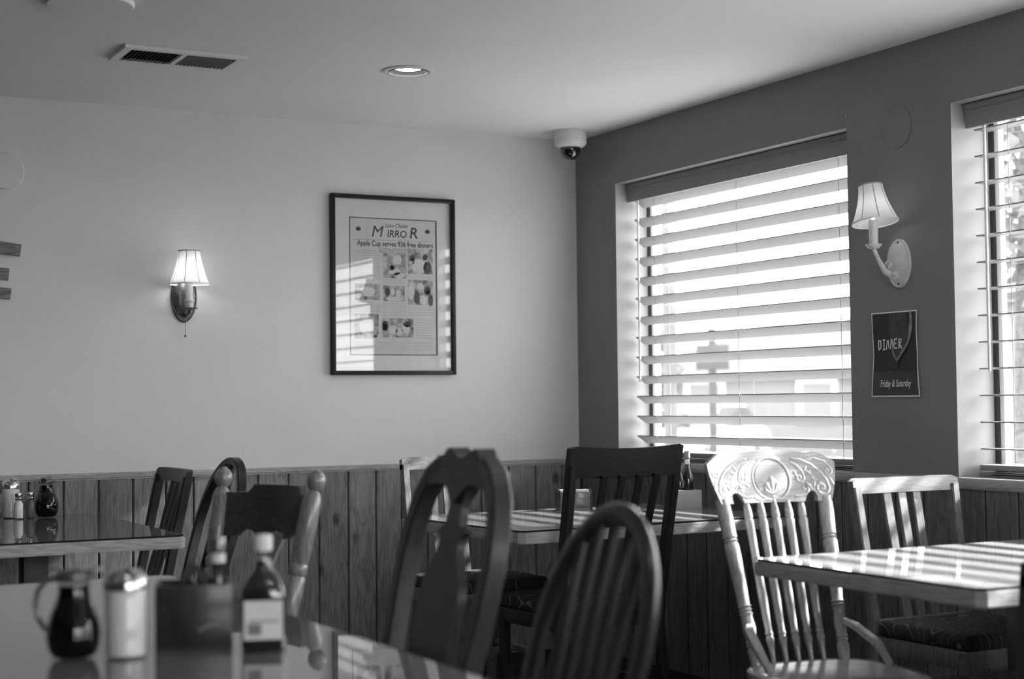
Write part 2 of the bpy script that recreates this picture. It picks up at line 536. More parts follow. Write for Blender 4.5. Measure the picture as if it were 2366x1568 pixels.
def window_wall():
    ys = [0.14]
    for a, b in WINS:
        ys += [a, b]
    ys.append(YF)
    zs = [0.0, WZ0 - 0.02, WZ1, CE]
    ny, nz = len(ys) - 1, 3
    solid = [[not (j == 1 and i % 2 == 1) for j in range(nz)] for i in range(ny)]
    bm = bmesh.new()
    V = {}
    def vert(x, i, j):
        k = (x, i, j)
        if k not in V:
            V[k] = bm.verts.new((x, ys[i], zs[j]))
        return V[k]
    T = 0.24
    for i in range(ny):
        for j in range(nz):
            if solid[i][j]:
                bm.faces.new((vert(0, i, j), vert(0, i + 1, j), vert(0, i + 1, j + 1), vert(0, i, j + 1))).material_index = 0
                bm.faces.new((vert(T, i, j), vert(T, i, j + 1), vert(T, i + 1, j + 1), vert(T, i + 1, j))).material_index = 0
            else:
                for (p, q) in (((i, j), (i, j + 1)), ((i + 1, j), (i + 1, j + 1)), ((i, j), (i + 1, j)), ((i, j + 1), (i + 1, j + 1))):
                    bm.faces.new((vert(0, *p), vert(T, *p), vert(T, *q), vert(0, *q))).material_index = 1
    bmesh.ops.recalc_face_normals(bm, faces=bm.faces)
    me = bpy.data.meshes.new('wall_right')
    bm.to_mesh(me); bm.free()
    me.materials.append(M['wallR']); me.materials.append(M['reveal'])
    return struct(link('wall_right', me))
wall_right = window_wall()

# ---- wainscot: backing, planks, rail
PZ0, PZ1 = 0.0, 0.872
G().box(-4.6, 0.0, -0.004, 0.0, 0.0, 0.874).obj('backing', M['gap'], wall_back)
G().box(-0.004, 0.0, -4.9, 0.0, 0.0, 0.864).obj('backing', M['gap'], wall_right)
seams = [0.0, -0.103, -0.25, -0.395, -0.54, -0.68, -0.818, -0.948, -1.074, -1.208, -1.348, -1.49, -1.629, -1.765, -1.916, -2.035,
         -2.175, -2.317, -2.46, -2.60, -2.742, -2.884, -3.026]
def plank_mesh(w, axis):
    gm = G()
    gap = 0.0028
    a, b = -w / 2 + gap, w / 2 - gap
    c = 0.004
    prof = [(a, -0.004), (b, -0.004), (b, -0.012), (b - c, -0.016), (a + c, -0.016), (a, -0.012)]
    if axis == 'x':
        gm.prism(prof, PZ0, PZ1, 'z')
    else:
        gm.prism([(y, x) for x, y in prof], PZ0, 0.862, 'z')
    me = gm.mesh('plank')
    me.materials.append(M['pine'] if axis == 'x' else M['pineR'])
    return me
M['pineR'] = wood('knotty_pine_shaded', 0.13, 0.36, (17, 17, 1.9), 0.5, 0.10, rnd=True)  # same pine, darkened to carry the backlit wall's shade
cache = {}
for i in range(len(seams) - 1):
    w = round(seams[i] - seams[i + 1], 3)
    if w not in cache:
        cache[w] = plank_mesh(w, 'x')
    o = link('plank', cache[w], wall_back)
    o.location = ((seams[i] + seams[i + 1]) / 2, 0, 0)
me = plank_mesh(0.146, 'y')
for k in range(34):
    y = -2.605 + 0.146 * (17 - k)
    if -4.85 < y < -0.1:
        o = link('plank', me, wall_right)
        o.location = (0, y, 0)
def rail_prof(d):
    return [(0.0, 0.872), (-d + 0.004, 0.872), (-d + 0.004, 0.8775), (-d, 0.880), (-d, 0.896), (-d + 0.004, 0.900), (0.0, 0.900)]
struct(G().prism(rail_prof(0.024), XL, -0.026, 'x').obj('trim_1', M['rail']))
t2 = G()
t2.prism([(0.0, 0.862), (-0.022, 0.862), (-0.026, 0.868), (-0.026, 0.893), (-0.020, 0.900), (0.0, 0.900)], -9.3, -0.0, 'y')
struct(t2.obj('trim_2', M['railR']))

# ------------------------------------------------------------------ windows and blinds
def make_window(i, a, b):
    X0, X1 = 0.172, 0.205
    top = WZ1
    fr = G()
    w = 0.022
    fr.box(X0, X1, b, b + w, WZ0, top).box(X0, X1, a - w, a, WZ0, top).box(X0, X1, b + w, a - w, WZ0, WZ0 + w).box(X0, X1, b + w, a - w, top - w, top)
    win = struct(fr.obj('window_%d' % i, M['darkframe']))
    sh = G()
    s_ = 0.020
    aa, bb = a - w, b + w
    z0, z1 = WZ0 + w, top - w
    sh.box(X0 + 0.006, X1 - 0.004, bb, bb + s_, z0, z1).box(X0 + 0.006, X1 - 0.004, aa - s_, aa, z0, z1)
    sh.box(X0 + 0.006, X1 - 0.004, bb + s_, aa - s_, z0, z0 + s_).box(X0 + 0.006, X1 - 0.004, bb + s_, aa - s_, z1 - s_, z1)
    sh.obj('sash', M['vinyl'], win)
    G().box(0.188, 0.192, bb + s_, aa - s_, z0 + s_, z1 - s_).obj('pane', M['glass'], win)
    G().box(0.0, X0, b, a, WZ0 - 0.02, WZ0, 0).obj('sill', M['railR'], win)
    return win
for i, (a, b) in enumerate(WINS):
    make_window(i + 1, a, b)

def slat_mesh(length, tilt):
    d, t = 0.060, 0.0048
    pts_top, pts_bot = [], []
    for k in range(7):
        u = k / 6 - 0.5
        pts_top.append((u * d, 0.001 * (1 - 4 * u * u) + t / 2))
        pts_bot.append((u * d, 0.001 * (1 - 4 * u * u) - t / 2))
    poly = pts_top + pts_bot[::-1]
    c, s_ = math.cos(tilt), math.sin(tilt)
    poly = [(x * c + z * s_, -x * s_ + z * c) for x, z in poly]
    gm = G().prism(poly, -length / 2, length / 2, 'y')
    me = gm.mesh('slat')
    me.materials.append(M['slat'])
    return me

def make_blind(a, b, tilt, label, cords, raised=False):
    t = thing('window_blind', label, 'blind', (0.0, (a + b) / 2, WZ0), 0, 'horizontal slat blinds in the windows')
    h = (a - b) / 2
    L = a - b
    z1 = WZ1 - WZ0
    v = G()
    v.prism([(0.058, z1 - 0.086), (0.070, z1 - 0.086), (0.070, z1 - 0.004), (0.050, z1 - 0.004), (0.050, z1 - 0.012), (0.056, z1 - 0.022), (0.052, z1 - 0.030), (0.056, z1 - 0.034)], -h + 0.008, h - 0.008, 'y')
    v.obj('valance', M['valance'], t)
    G().box(0.075, 0.15, -h + 0.012, h - 0.012, z1 - 0.058, z1 - 0.004).obj('head_rail', M['vinyl'], t)
    me = slat_mesh(L - 0.046, tilt)
    for k in range(13):
        o = link('slat', me, t)
        o.location = (0.113, 0, (2.094 - (0.012 if raised else 0.0916) * k) - WZ0)
    if raised:
        return t
    G().box(0.075, 0.150, -h + 0.023, h - 0.023, 0.022, 0.042, 0.004).obj('bottom_rail', M['valance'], t)
    for z in (0.006, 0.014):
        G().box(0.075, 0.151, -h + 0.023, h - 0.023, z - 0.004, z).obj('gathered_slat', M['slat'], t)
    for yc in cords:
        for x in (0.0755, 0.1505):
            G().sweep([(x, yc - (a + b) / 2, 0.04), (x, yc - (a + b) / 2, z1 - 0.06)], 0.0022, 0.0022, up=(1, 0, 0), n=6).obj('ladder_cord', M['cord'], t)
    wd = G().sweep([(0.066, h - 0.088, z1 - 0.07), (0.066, h - 0.088, 0.36)], 0.010, 0.010, up=(1, 0, 0), n=8)
    wd.obj('tilt_wand', M['vinyl'], t)
    return t
bl = [make_blind(*WINS[0], 0.58, 'half-tilted slat blind in the window nearest the room corner', (-0.571, -1.2, -1.859)),
      make_blind(*WINS[1], 0.02, 'slat blind with level slats in the window right of the white wall lamp', (-2.73, -3.57, -4.41)),
      make_blind(*WINS[2], 0.05, 'raised slat blind in the added third window from the room corner', (-5.35, -5.95, -6.58), True),  # blinds of the unseen windows, kept raised to admit more daylight
      make_blind(*WINS[3], 0.05, 'raised slat blind in the added window farthest from the room corner', (-7.52, -8.14, -8.76), True)]

# ------------------------------------------------------------------ tables
TZ = 0.735
def table(label, x0, x1, y0, y1, rot=0.0, pivot=None, under='a', name='dining_table', thick=0.040, cham=0.02):
    cx, cy = (x0 + x1) / 2, (y0 + y1) / 2
    if pivot:
        dx, dy = cx - pivot[0], cy - pivot[1]
        c, s_ = math.cos(rot), math.sin(rot)
        cx, cy = pivot[0] + dx * c - dy * s_, pivot[1] + dx * s_ + dy * c
    t = thing(name, label, 'table', (cx, cy, 0), rot)
    hx, hy = (x1 - x0) / 2, (y1 - y0) / 2
    def octo(hx, hy, c):
        return [(-hx + c, -hy), (hx - c, -hy), (hx, -hy + c), (hx, hy - c), (hx - c, hy), (-hx + c, hy), (-hx, hy - c), (-hx, -hy + c)]
    top = TZ - 0.006
    gt = G().prism(octo(hx, hy, cham), top - thick, top - 0.0005, 'z')
    es = [e for e in gt.bm.edges if abs(e.verts[0].co.z - e.verts[1].co.z) < 1e-5]
    bmesh.ops.bevel(gt.bm, geom=es, offset=0.004, segments=2, affect='EDGES')
    for f in gt.bm.faces:
        f.material_index = 1 if abs(f.normal.z) < 0.5 else 0
    bmesh.ops.recalc_face_normals(gt.bm, faces=gt.bm.faces)
    for f in gt.bm.faces:
        f.material_index = 1 if abs(f.normal.z) < 0.5 else 0
    me = gt.mesh('tabletop')
    me.materials.append(M['tabletop']); me.materials.append(M['tableedge'])
    link('tabletop', me, t)
    gg = G().prism(octo(hx - 0.006, hy - 0.006, cham), top, TZ, 'z')
    gg.bm.normal_update()
    for f in gg.bm.faces:
        f.material_index = 1 if abs(f.normal.z) < 0.5 else 0
    me = gg.mesh('glass_top')
    me.materials.append(M['tglass_' + under]); me.materials.append(M['glassedge'])
    link('glass_top', me, t)
    G().box(-0.045, 0.045, -0.045, 0.045, 0.04, top - thick, 0.006).obj('column', M['black'], t)
    G().box(-0.16, 0.16, -0.16, 0.16, top - thick - 0.012, top - thick - 0.0005).obj('mounting_plate', M['black'], t)
    for k in range(2):
        m4 = Matrix.Rotation(PI / 2 * k, 4, 'Z')
        gf = G().box(-min(hx, hy) * 0.8, min(hx, hy) * 0.8, -0.035, 0.035, 0.0, 0.045, 0.008, mat=m4)
        gf.obj('base_foot', M['black'], t)
    return t
table('pine edged table with glass top pushed end-on against the plank wall', -3.09, -2.33, -1.315, -0.026, under='a')
table('glass topped pine table near the room corner behind the dark slat chair', -1.335, -0.135, -1.862, -0.965, math.radians(3.2), (-1.335, -1.862), under='b')
table('brightly striped glass topped table by the window at the right', -1.247, -0.035, -3.9, -3.03, under='c')
table('large foreground table carrying the syrup jug and sauce bottle', -3.86, -2.735, -4.75, -2.53, under='d')

# ------------------------------------------------------------------ chairs (local: faces -y, origin on the floor)
def lerp(a, b, t):
    return a + (b - a) * t

def slat_chair(label, loc, rotz, H=0.92, Wt=0.44, Wb=0.40, crest=0.048, rec=0.075, wood_='dark', nsl=3, pitch=0.062, sw=0.033, curve=0.018, sz=0.44, dip=0.0, post=0.030, group='slat back dining chairs'):
    t = thing('slat_chair', label, 'chair', loc, rotz, group)
    m, mx = M[wood_], M[wood_ + '_x']
    by = 0.195
    def py(z):
        return by + max(0, (z - sz)) / (H - sz) * rec
    for s in (-1, 1):
        x0, x1 = s * (Wb / 2 - 0.01), s * (Wt / 2 - post / 2)
        G().sweep([(x0, by + 0.05, 0.0), (x0, by, sz - 0.05), (lerp(x0, x1, 0.15), py(sz + 0.05), sz + 0.05), (lerp(x0, x1, 0.6), py(lerp(sz, H, 0.6)), lerp(sz, H, 0.6)), (x1, py(H - crest * .6), H - crest * .6)],
                  post, 0.036, up=(0, -1, 0)).obj('rear_post', m, t)
        G().sweep([(s * 0.185, -0.19, 0.0), (s * 0.19, -0.19, sz - 0.005)], [0.026, 0.036], [0.026, 0.036], up=(0, -1, 0)).obj('front_leg', m, t)
    def cf(u, v, back=False):
        k = 2 * u - 1
        edge = max(0.0, abs(k) - 0.90) / 0.10
        top = H - 0.009 * edge ** 2 - dip * (1 - k * k)
        bot = H - crest - dip * (1 - k * k) * 0.6
        z = lerp(bot, top, v)
        return Vector((k * Wt / 2, py(z) - 0.013 + curve * (1 - k * k), z))
    G().panel(20, 4, cf, (0, 0.026, 0)).obj('crest_rail', mx, t)
    for i in range(nsl):
        x = (i - (nsl - 1) / 2) * pitch
        xb = x * Wb / Wt
        yt = py(H) - 0.002 + curve * 0.9
        G().sweep([(xb, by, sz + 0.035), (lerp(xb, x, .5), py(lerp(sz, H, .5)) + curve * .7, lerp(sz, H, .5)), (x, yt, H - crest + 0.006)], sw, 0.012, up=(0, -1, 0)).obj('back_slat', m, t)
    G().box(-Wb / 2 + 0.01, Wb / 2 - 0.01, by - 0.014, by + 0.014, sz + 0.005, sz + 0.045, 0.004).obj('lower_rail', mx, t)
    a = G()
    a.box(-0.205, 0.205, -0.208, 0.175, sz - 0.055, sz, 0.006).obj('seat_frame', m, t)
    c = G().box(-0.215, 0.215, -0.222, 0.165, sz, sz + 0.048, 0.020, 3)
    for f in c.bm.faces:
        f.smooth = True
    c.obj('seat_cushion', M['fabric'], t)
    for s in (-1, 1):
        G().box(s * 0.19 - 0.010, s * 0.19 + 0.010, -0.175, 0.19, 0.17, 0.195, 0.003).obj('side_stretcher', m, t)
    G().box(-0.18, 0.18, 0.0, 0.02, 0.172, 0.193, 0.003).obj('cross_stretcher', mx, t)
    return t

def turned_leg(t, m, x, y, sz, sx, sy):
    G().turned((x * sx, y * sy, 0), (x, y, sz), [(0, .012), (.05, .014), (.2, .013), (.35, .020), (.42, .016), (.45, .020), (.48, .016), (.7, .021), (.86, .017), (.9, .021), (.94, .017), (1, .016)], 12).obj('leg', m, t)

def saddle_seat(t, m, sz, w=0.43, d=0.42, th=0.036):
    n = 40
    gs = G()
    def outline(k, sc):
        a = 2 * PI * k / n
        c, s_ = math.cos(a), math.sin(a)
        ex = 0.55
        x = math.copysign(abs(c) ** ex, c) * w / 2 * sc
        y = math.copysign(abs(s_) ** ex, s_) * d / 2 * sc
        x *= 1 - 0.10 * (y / d)
        return x, y
    def ring(sc, z):
        return [Vector((*outline(k, sc), z)) for k in range(n)]
    gs.rings([ring(0.80, sz - th), ring(0.95, sz - th), ring(1.0, sz - th * .55), ring(0.995, sz - 0.006), ring(0.96, sz), ring(0.85, sz - 0.001), ring(0.5, sz - 0.010), ring(0.02, sz - 0.012)])
    return gs.obj('seat', m, t)

def windsor_under(t, m, sz):
    for sx in (-1, 1):
        turned_leg(t, m, sx * 0.15, -0.14, sz - 0.03, 1.3, 1.35)
        turned_leg(t, m, sx * 0.14, 0.14, sz - 0.03, 1.3, 1.4)
    for sx in (-1, 1):
        G().turned((sx * 0.178, -0.17, 0.20), (sx * 0.168, 0.175, 0.20), [(0, .008), (.3, .012), (.5, .015), (.7, .012), (1, .008)], 10).obj('side_stretcher', m, t)
    G().turned((-0.172, 0, 0.20), (0.172, 0, 0.20), [(0, .008), (.3, .012), (.5, .015), (.7, .012), (1, .008)], 10).obj('cross_stretcher', m, t)

def bow_chair(label, loc, rotz, H=0.98, wmax=0.205, wbase=0.155, rec=0.16, wood_='mid', nsp=5, hw=0.030, hd=0.024, sz=0.44, flat=False, arch=0.235, name='bow_back_chair', spr=0.0065):
    t = thing(name, label, 'chair', loc, rotz, 'round backed wooden chairs')
    m = M[wood_]
    by = 0.165
    def py(z):
        return by + (z - sz) / (H - sz) * rec
    def hoop(a):
        # a 0..1 across the bow
        if a < 0.5:
            k, s = a * 2, -1
        else:
            k, s = (1 - a) * 2, 1
        # k: 0 base, 1 crown
        zsp = H - arch
        if k < 0.42:
            q = k / 0.42
            x = lerp(wbase, wmax, math.sin(q * PI / 2))
            z = lerp(sz - 0.02, zsp, q)
        else:
            q = (k - 0.42) / 0.58 * PI / 2
            x = wmax * max(0.0, math.cos(q))
            z = zsp + (H - hw / 2 - zsp) * math.sin(q)
        return Vector((s * x, py(z), z))
    N = 56
    G().sweep([hoop(i / N) for i in range(N + 1)], hw, hd, up=(0, -1, 0.0), n=None if flat else 12).obj('bow', m, t)
    for i in range(nsp):
        f = (i + 1) / (nsp + 1)
        xb = lerp(-wbase, wbase, f) * 0.86
        xt = lerp(-wmax, wmax, f) * 0.86
        # meet the bow at xt
        zt = H
        for j in range(N // 2):
            pA = hoop(j / N)
            if j > N * 0.22 and abs(pA.x) <= abs(xt) + 0.004:
                zt = pA.z
                break
        zt = min(zt, H - hw * 0.6)
        G().turned((xb, py(sz), sz - 0.012), (xt, py(zt), zt), [(0, spr), (.3, spr * 1.45), (.45, spr * 1.5), (.8, spr), (1, spr * .85)], 10).obj('spindle', m, t)
    saddle_seat(t, M[wood_ + '_x'], sz)
    windsor_under(t, m, sz)
    return t

def fiddle_chair(label, loc, rotz, H=1.06, sz=0.44, wood_='umber', rec=0.15):
    t = thing('fiddle_back_chair', label, 'chair', loc, rotz, 'round backed wooden chairs')
    m = M[wood_]
    by = 0.17
    def py(z):
        return by + (z - sz) / (H - sz) * rec
    # two side limbs rising to the carved crest
    for s in (-1, 1):
        pts = [(0.160, sz - 0.02), (0.172, 0.54), (0.188, 0.66), (0.199, 0.76), (0.203, 0.84), (0.196, 0.91), (0.176, 0.970), (0.140, 1.018), (0.098, 1.038)]
        G().sweep([(s * x, py(z), z) for x, z in pts], [0.034, 0.034, 0.036, 0.036, 0.036, 0.036, 0.037, 0.040, 0.046], 0.046, up=(0, -1, 0)).obj('back_limb', m, t)
    # carved crest with two ears and a dip between
    def cf(u, v, back=False):
        k = 2 * u - 1
        x = k * 0.132
        ear = math.exp(-((abs(k) - 0.46) / 0.24) ** 2)
        top = H - 0.020 + 0.020 * ear - 0.050 * max(0, abs(k) - 0.55) ** 1.2 / 0.45 ** 1.2
        bot = H - 0.075 - 0.040 * math.exp(-(k / 0.26) ** 2) - 0.012 * max(0, abs(k) - 0.55)
        z = lerp(bot, top, v)
        return Vector((x, py(z) - 0.021, z))
    G().panel(60, 8, cf, (0, 0.042, 0)).obj('crest', M[wood_ + '_x'], t)
    # vase splat
    prof = [(sz - 0.005, .070), (.53, .085), (.66, .092), (.765, .094), (.80, .088), (.825, .066), (.85, .052), (.875, .046), (.892, .048), (.897, .062), (.909, .062), (.914, .036), (.95, .030), (.985, .034), (1.0, .05)]
    def w_at(z):
        for (z0, w0), (z1, w1) in zip(prof, prof[1:]):
            if z <= z1:
                return lerp(w0, w1, (z - z0) / (z1 - z0))
        return prof[-1][1]
    def sf(u, v, back=False):
        z = lerp(sz - 0.005, 1.0, v)
        return Vector(((2 * u - 1) * w_at(z), py(z) - 0.010, z))
    G().panel(6, 46, sf, (0, 0.020, 0)).obj('splat', m, t)
    saddle_seat(t, M[wood_ + '_x'], sz, 0.44, 0.43)
    windsor_under(t, m, sz)
    return t

def ball_chair(label, loc, rotz, H=1.0, sz=0.44, wood_='oak', wt=0.40, wb=0.30, rec=0.115):
    t = thing('ball_finial_chair', label, 'chair', loc, rotz)
    m, mx = M[wood_], M[wood_ + '_x']
    by = 0.165
    def py(z):
        return by + (z - sz) / (H - sz) * rec
    for s in (-1, 1):
        A = Vector((s * wb / 2, py(sz - 0.03), sz - 0.03)); B = Vector((s * wt / 2, py(H), H))
        pr = [(0, .015), (.04, .016), (.10, .0215), (.22, .0155), (.24, .0215), (.255, .0165), (.27, .0215), (.285, .017), (.36, .0195), (.52, .0225), (.53, .019), (.545, .0225), (.575, .0225), (.585, .019), (.60, .0225),
              (.75, .0235), (.86, .0225), (.895, .016), (.905, .012), (.915, .018), (.925, .0225), (.945, .0255), (.965, .0245), (.985, .016), (1, .004)]
        pr = [(t_, r_ * (1.12 if t_ < .9 else 1.0)) for t_, r_ in pr]
        post = G().turned(A, B, pr, 18).obj('post', m, t)
    zc = H - 0.085
    def cf(u, v, back=False):
        k = 2 * u - 1
        hump = 0.022 if abs(k) < 0.50 else 0.022 * max(0, 1 - (abs(k) - 0.50) / 0.10)
        top = H - 0.070 + hump
        sc = 0
        for c in (-0.55, 0.0, 0.55):
            d = abs(k - c) / 0.17
            if d < 1:
                sc = max(sc, 0.020 * math.sqrt(1 - d * d))
        bot = H - 0.190 + sc
        z = lerp(bot, top, v)
        wz = lerp(wb, wt, (z - sz) / (H - sz))
        return Vector((k * (wz / 2 - 0.008), py(z) + 0.058 * (1 - k * k) - 0.011, z))
    G().panel(60, 6, cf, (0, 0.022, 0)).obj('crest_panel', M['oak_shade'], t)
    def sf(u, v, back=False):
        z = lerp(sz, H - 0.175, v)
        w = 0.034 + 0.016 * math.sin(v * PI * 2.2 + 0.5)
        return Vector(((2 * u - 1) * w, py(z) + 0.050 * v - 0.006, z))
    G().panel(4, 24, sf, (0, 0.012, 0)).obj('splat', m, t)
    saddle_seat(t, mx, sz, 0.42, 0.41)
    windsor_under(t, m, sz)
    return t

def pressed_chair(label, loc, rotz, H=1.022, sz=0.43, wt=0.338, wb=0.278, rec=0.18):
    t = thing('pressed_back_chair', label, 'chair', loc, rotz)
    m, mx = M['pale_oak'], M['pale_oak_x']
    by = 0.185
    def py(z):
        return by + (z - sz) / (H - sz) * rec
    zt = H - 0.140
    ring = [(.0, .013), (.06, .016), (.14, .0185), (.155, .0145), (.165, .0190), (.175, .0145), (.185, .0190), (.20, .0150), (.26, .0195), (.33, .0165), (.345, .0200), (.355, .0150), (.365, .0205), (.375, .0150),
            (.385, .0205), (.395, .0165), (.55, .0200), (.68, .0215), (.74, .0215), (.75, .0175), (.76, .0215), (.77, .0175), (.78, .0215), (.80, .0205), (.90, .0215), (1, .0205)]
    for s in (-1, 1):
        G().turned((s * wb / 2, py(sz - 0.03), sz - 0.03), (s * wt / 2, py(zt) + 0.004, zt), ring, 18).obj('post', m, t)
    zb = H - 0.150
    HW = 0.210
    import numpy as np
    NX, NZ = 420, 160
    gx = np.linspace(-0.23, 0.23, NX); gz = np.linspace(-0.075, 0.085, NZ)      # z measured from the medallion centre
    X, Z = np.meshgrid(gx, gz, indexing='ij')
    AX = np.abs(X)
    RR = np.hypot(X, Z)
    Hm = -0.0030 * np.exp(-((RR - 0.056) / 0.0018) ** 2) + 0.0020 * np.exp(-((RR - 0.0605) / 0.0026) ** 2)
    Hm += np.where(RR < 0.054, 0.0022 * (1 - (RR / 0.054) ** 2), 0)
    # palmette rising from the foot of the medallion
    PZ = Z + 0.046
    PR = np.hypot(X, PZ); AN = np.arctan2(X, PZ)
    lobe = (0.050 + 0.0035 * np.cos(AN * 9)) * (1 - 0.36 * np.abs(AN))
    Hm += np.where((np.abs(AN) < 1.15) & (PR < lobe), 0.0024 + 0.0009 * np.cos(AN * 12), 0)
    def curve(pts, w, h):
        """raised stroke along a polyline (mirrored left and right)"""
        nonlocal Hm
        P = []
        for (xa, za), (xb, zb_) in zip(pts, pts[1:]):
            for q in range(6):
                P.append((lerp(xa, xb, q / 6), lerp(za, zb_, q / 6)))
        D2 = np.full(X.shape, 1.0)
        for (xx, zz) in P:
            D2 = np.minimum(D2, (AX - xx) ** 2 + (Z - zz) ** 2)
        Hm = Hm + h * np.exp(-D2 / (w * w)) - h * 0.45 * np.exp(-((np.sqrt(D2) - 1.7 * w) / (0.5 * w)) ** 2)
    def volute(cx_, cz_, r0, a0, turns, s_):
        return [(cx_ + r0 * (1 - k / 26) * math.cos(a0 + s_ * turns * 2 * PI * k / 24), cz_ + r0 * (1 - k / 26) * math.sin(a0 + s_ * turns * 2 * PI * k / 24)) for k in range(25)]
    curve([(0.075, 0.058), (0.105, 0.054), (0.135, 0.040), (0.160, 0.018), (0.176, -0.006), (0.180, -0.028)] + volute(0.158, -0.028, 0.022, 0.0, 1.4, -1), 0.0032, 0.0024)
    curve([(0.068, 0.050), (0.090, 0.038), (0.104, 0.020), (0.108, 0.002)] + volute(0.094, 0.002, 0.014, 0.0, 1.2, -1), 0.0024, 0.0020)
    curve([(0.150, 0.058), (0.178, 0.048), (0.196, 0.026)] + volute(0.184, 0.020, 0.013, 0.4, 1.2, -1), 0.0024, 0.0020)
    curve([(0.070, -0.050), (0.090, -0.052), (0.108, -0.044)] + volute(0.104, -0.030, 0.013, -0.9, 1.1, 1), 0.0024, 0.0020)
    curve([(0.078, -0.020), (0.090, -0.012), (0.110, -0.014), (0.126, -0.026)], 0.0024, 0.0018)
    curve([(0.118, 0.020), (0.130, 0.010), (0.138, -0.008), (0.136, -0.026)], 0.0022, 0.0018)
    curve([(0.080, 0.020), (0.084, 0.006), (0.080, -0.006)], 0.0022, 0.0016)
    curve([(0.188, -0.002), (0.196, -0.020), (0.196, -0.044)], 0.0022, 0.0018)
    curve([(0.02 * 0, -0.050), (0.020, -0.060), (0.045, -0.060), (0.066, -0.052)], 0.0026, 0.0018)
    curve([(0.0, 0.070), (0.05, 0.070), (0.10, 0.066), (0.15, 0.064)], 0.0016, 0.0014)
    for k in range(9):                                                          # beads over the medallion
        bx = 0.007 * k
        Hm += 0.0018 * np.exp(-((AX - bx) ** 2 + (Z - math.sqrt(max(0, 0.066 ** 2 - bx * bx))) ** 2) / 0.0028 ** 2) * (1 if k < 6 else 0)
    for k in range(7):                                                          # leaf fingers between the scrolls
        cx_ = 0.116 + 0.010 * (k % 4); cz_ = 0.030 - 0.012 * k
        an = 0.9 - 0.35 * k
        U_2 = (AX - cx_) * math.cos(an) + (Z - cz_) * math.sin(an); V_2 = -(AX - cx_) * math.sin(an) + (Z - cz_) * math.cos(an)
        Hm += 0.0016 * np.exp(-(U_2 / 0.009) ** 2 - (V_2 / 0.0024) ** 2)
    def relief(x, z):
        i = (x + 0.23) / 0.46 * (NX - 1); j = (z - (H - 0.083) + 0.075) / 0.16 * (NZ - 1)
        return 0.75 * float(Hm[min(NX - 1, max(0, int(round(i)))), min(NZ - 1, max(0, int(round(j))))])
    def cf(u, v, back=False):
        k = 2 * u - 1
        ak = abs(k)
        top = H - 0.006 * (1 - math.cos(ak * PI)) * 0.5 - 0.030 * max(0, (ak - 0.62) / 0.38) ** 2.2 - 0.004 * math.exp(-((ak - .55) / .12) ** 2)
        wz = 1.0
        bot = zb
        d = abs(ak - 0.66) / 0.105
        if d < 1:
            bot += 0.030 * math.sqrt(1 - d * d)
        z = lerp(bot, top, v)
        # the sides swell towards the top
        f = (z - zb) / (H - zb)
        hw = HW * lerp(0.86, 1.0, math.sin(min(1, f * 1.25) * PI / 2)) 
        x = k * hw
        y = py(z) + 0.020 * (1 - k * k) - 0.016
        if not back:
            y -= relief(x, z)
        return Vector((x, y, z))
    G().panel(230, 90, cf, (0, 0.020, 0)).obj('carved_crest', mx, t)
    sp = [(.0, .006), (.10, .0085), (.16, .0125), (.18, .0095), (.19, .0125), (.21, .010), (.40, .0135), (.58, .0120), (.60, .0135), (.61, .0100), (.62, .0135), (.63, .0100), (.64, .0135), (.65, .0110), (.80, .0125), (.86, .0135), (.875, .0105), (.885, .0130), (.93, .0115), (1, .0065)]
    for i in range(5):
        f = (i - 2) / 2
        xb, xt = f * 0.080, f * 0.090
        G().turned((xb, py(sz) + 0.006, sz - 0.012), (xt, py(zb) + 0.014, zb + 0.012), sp, 14).obj('spindle', m, t)
    for s in (-1, 1):
        z0 = sz + 0.105
        G().sweep([(s * (wb / 2 + 0.012), py(z0) - 0.012, z0), (s * (wb / 2 + 0.030), py(z0) - 0.045, z0 - 0.012), (s * (wb / 2 + 0.048), by - 0.10, sz + 0.055), (s * (wb / 2 + 0.048), by - 0.165, sz + 0.006)],
                  [0.020, 0.026, 0.026, 0.018], [0.016, 0.018, 0.018, 0.014], up=(0, 0, 1)).obj('hip_bracket', m, t)
    saddle_seat(t, mx, sz, 0.44, 0.42)
    windsor_under(t, m, sz)
    return t

D90 = PI / 2
slat_chair('dark slat back chair at the table by the plank wall', (-2.408, -0.418, 0), -D90, H=0.925, Wt=0.42, rec=0.10, crest=0.05)
bow_chair('bow backed chair seen edge-on behind the ball finial chair', (-2.40, -1.07, 0), -D90, H=0.985, rec=0.155, wood_='dark', flat=True, hw=0.026, hd=0.034, nsp=1, spr=0.014)
slat_chair('tall dark chair with wide curved crest in front of the corner table', (-1.02, -1.70, 0), PI + math.radians(4), H=1.025, Wt=0.475, Wb=0.445, crest=0.108, rec=0.115, nsl=4, pitch=0.074, sw=0.028, curve=0.030, dip=0.012, post=0.034)
slat_chair('slat back chair with sunlit frame and patterned cushion, right of the carved chair', (-0.385, -2.965, 0), 0, H=0.92, Wt=0.44, rec=0.075, wood_='brown')
slat_chair('slat back chair between the corner table and the plank wall', (-1.045, -0.945, 0), 0, H=0.952, Wt=0.41, rec=0.07, wood_='brown', crest=0.05)
ball_chair('oak chair with ball finials and scalloped crest at the foreground table', (-2.697, -2.551, 0), -D90 + math.radians(20), H=1.0)
fiddle_chair('dark chair with carved eared crest and vase shaped splat', (-2.70, -3.575, 0), -D90, H=1.076)
bow_chair('spindled bow back chair in the dark, nearest the camera', (-2.775, -4.248, 0), -D90 - math.radians(5), H=1.0, rec=0.17, wmax=0.192, wbase=0.155, wood_='mid', nsp=5, hw=0.041, hd=0.028, spr=0.0088)
pressed_chair('pale oak pressed back chair with carved crest and turned spindles', (-1.078, -3.178, 0), math.radians(-9))
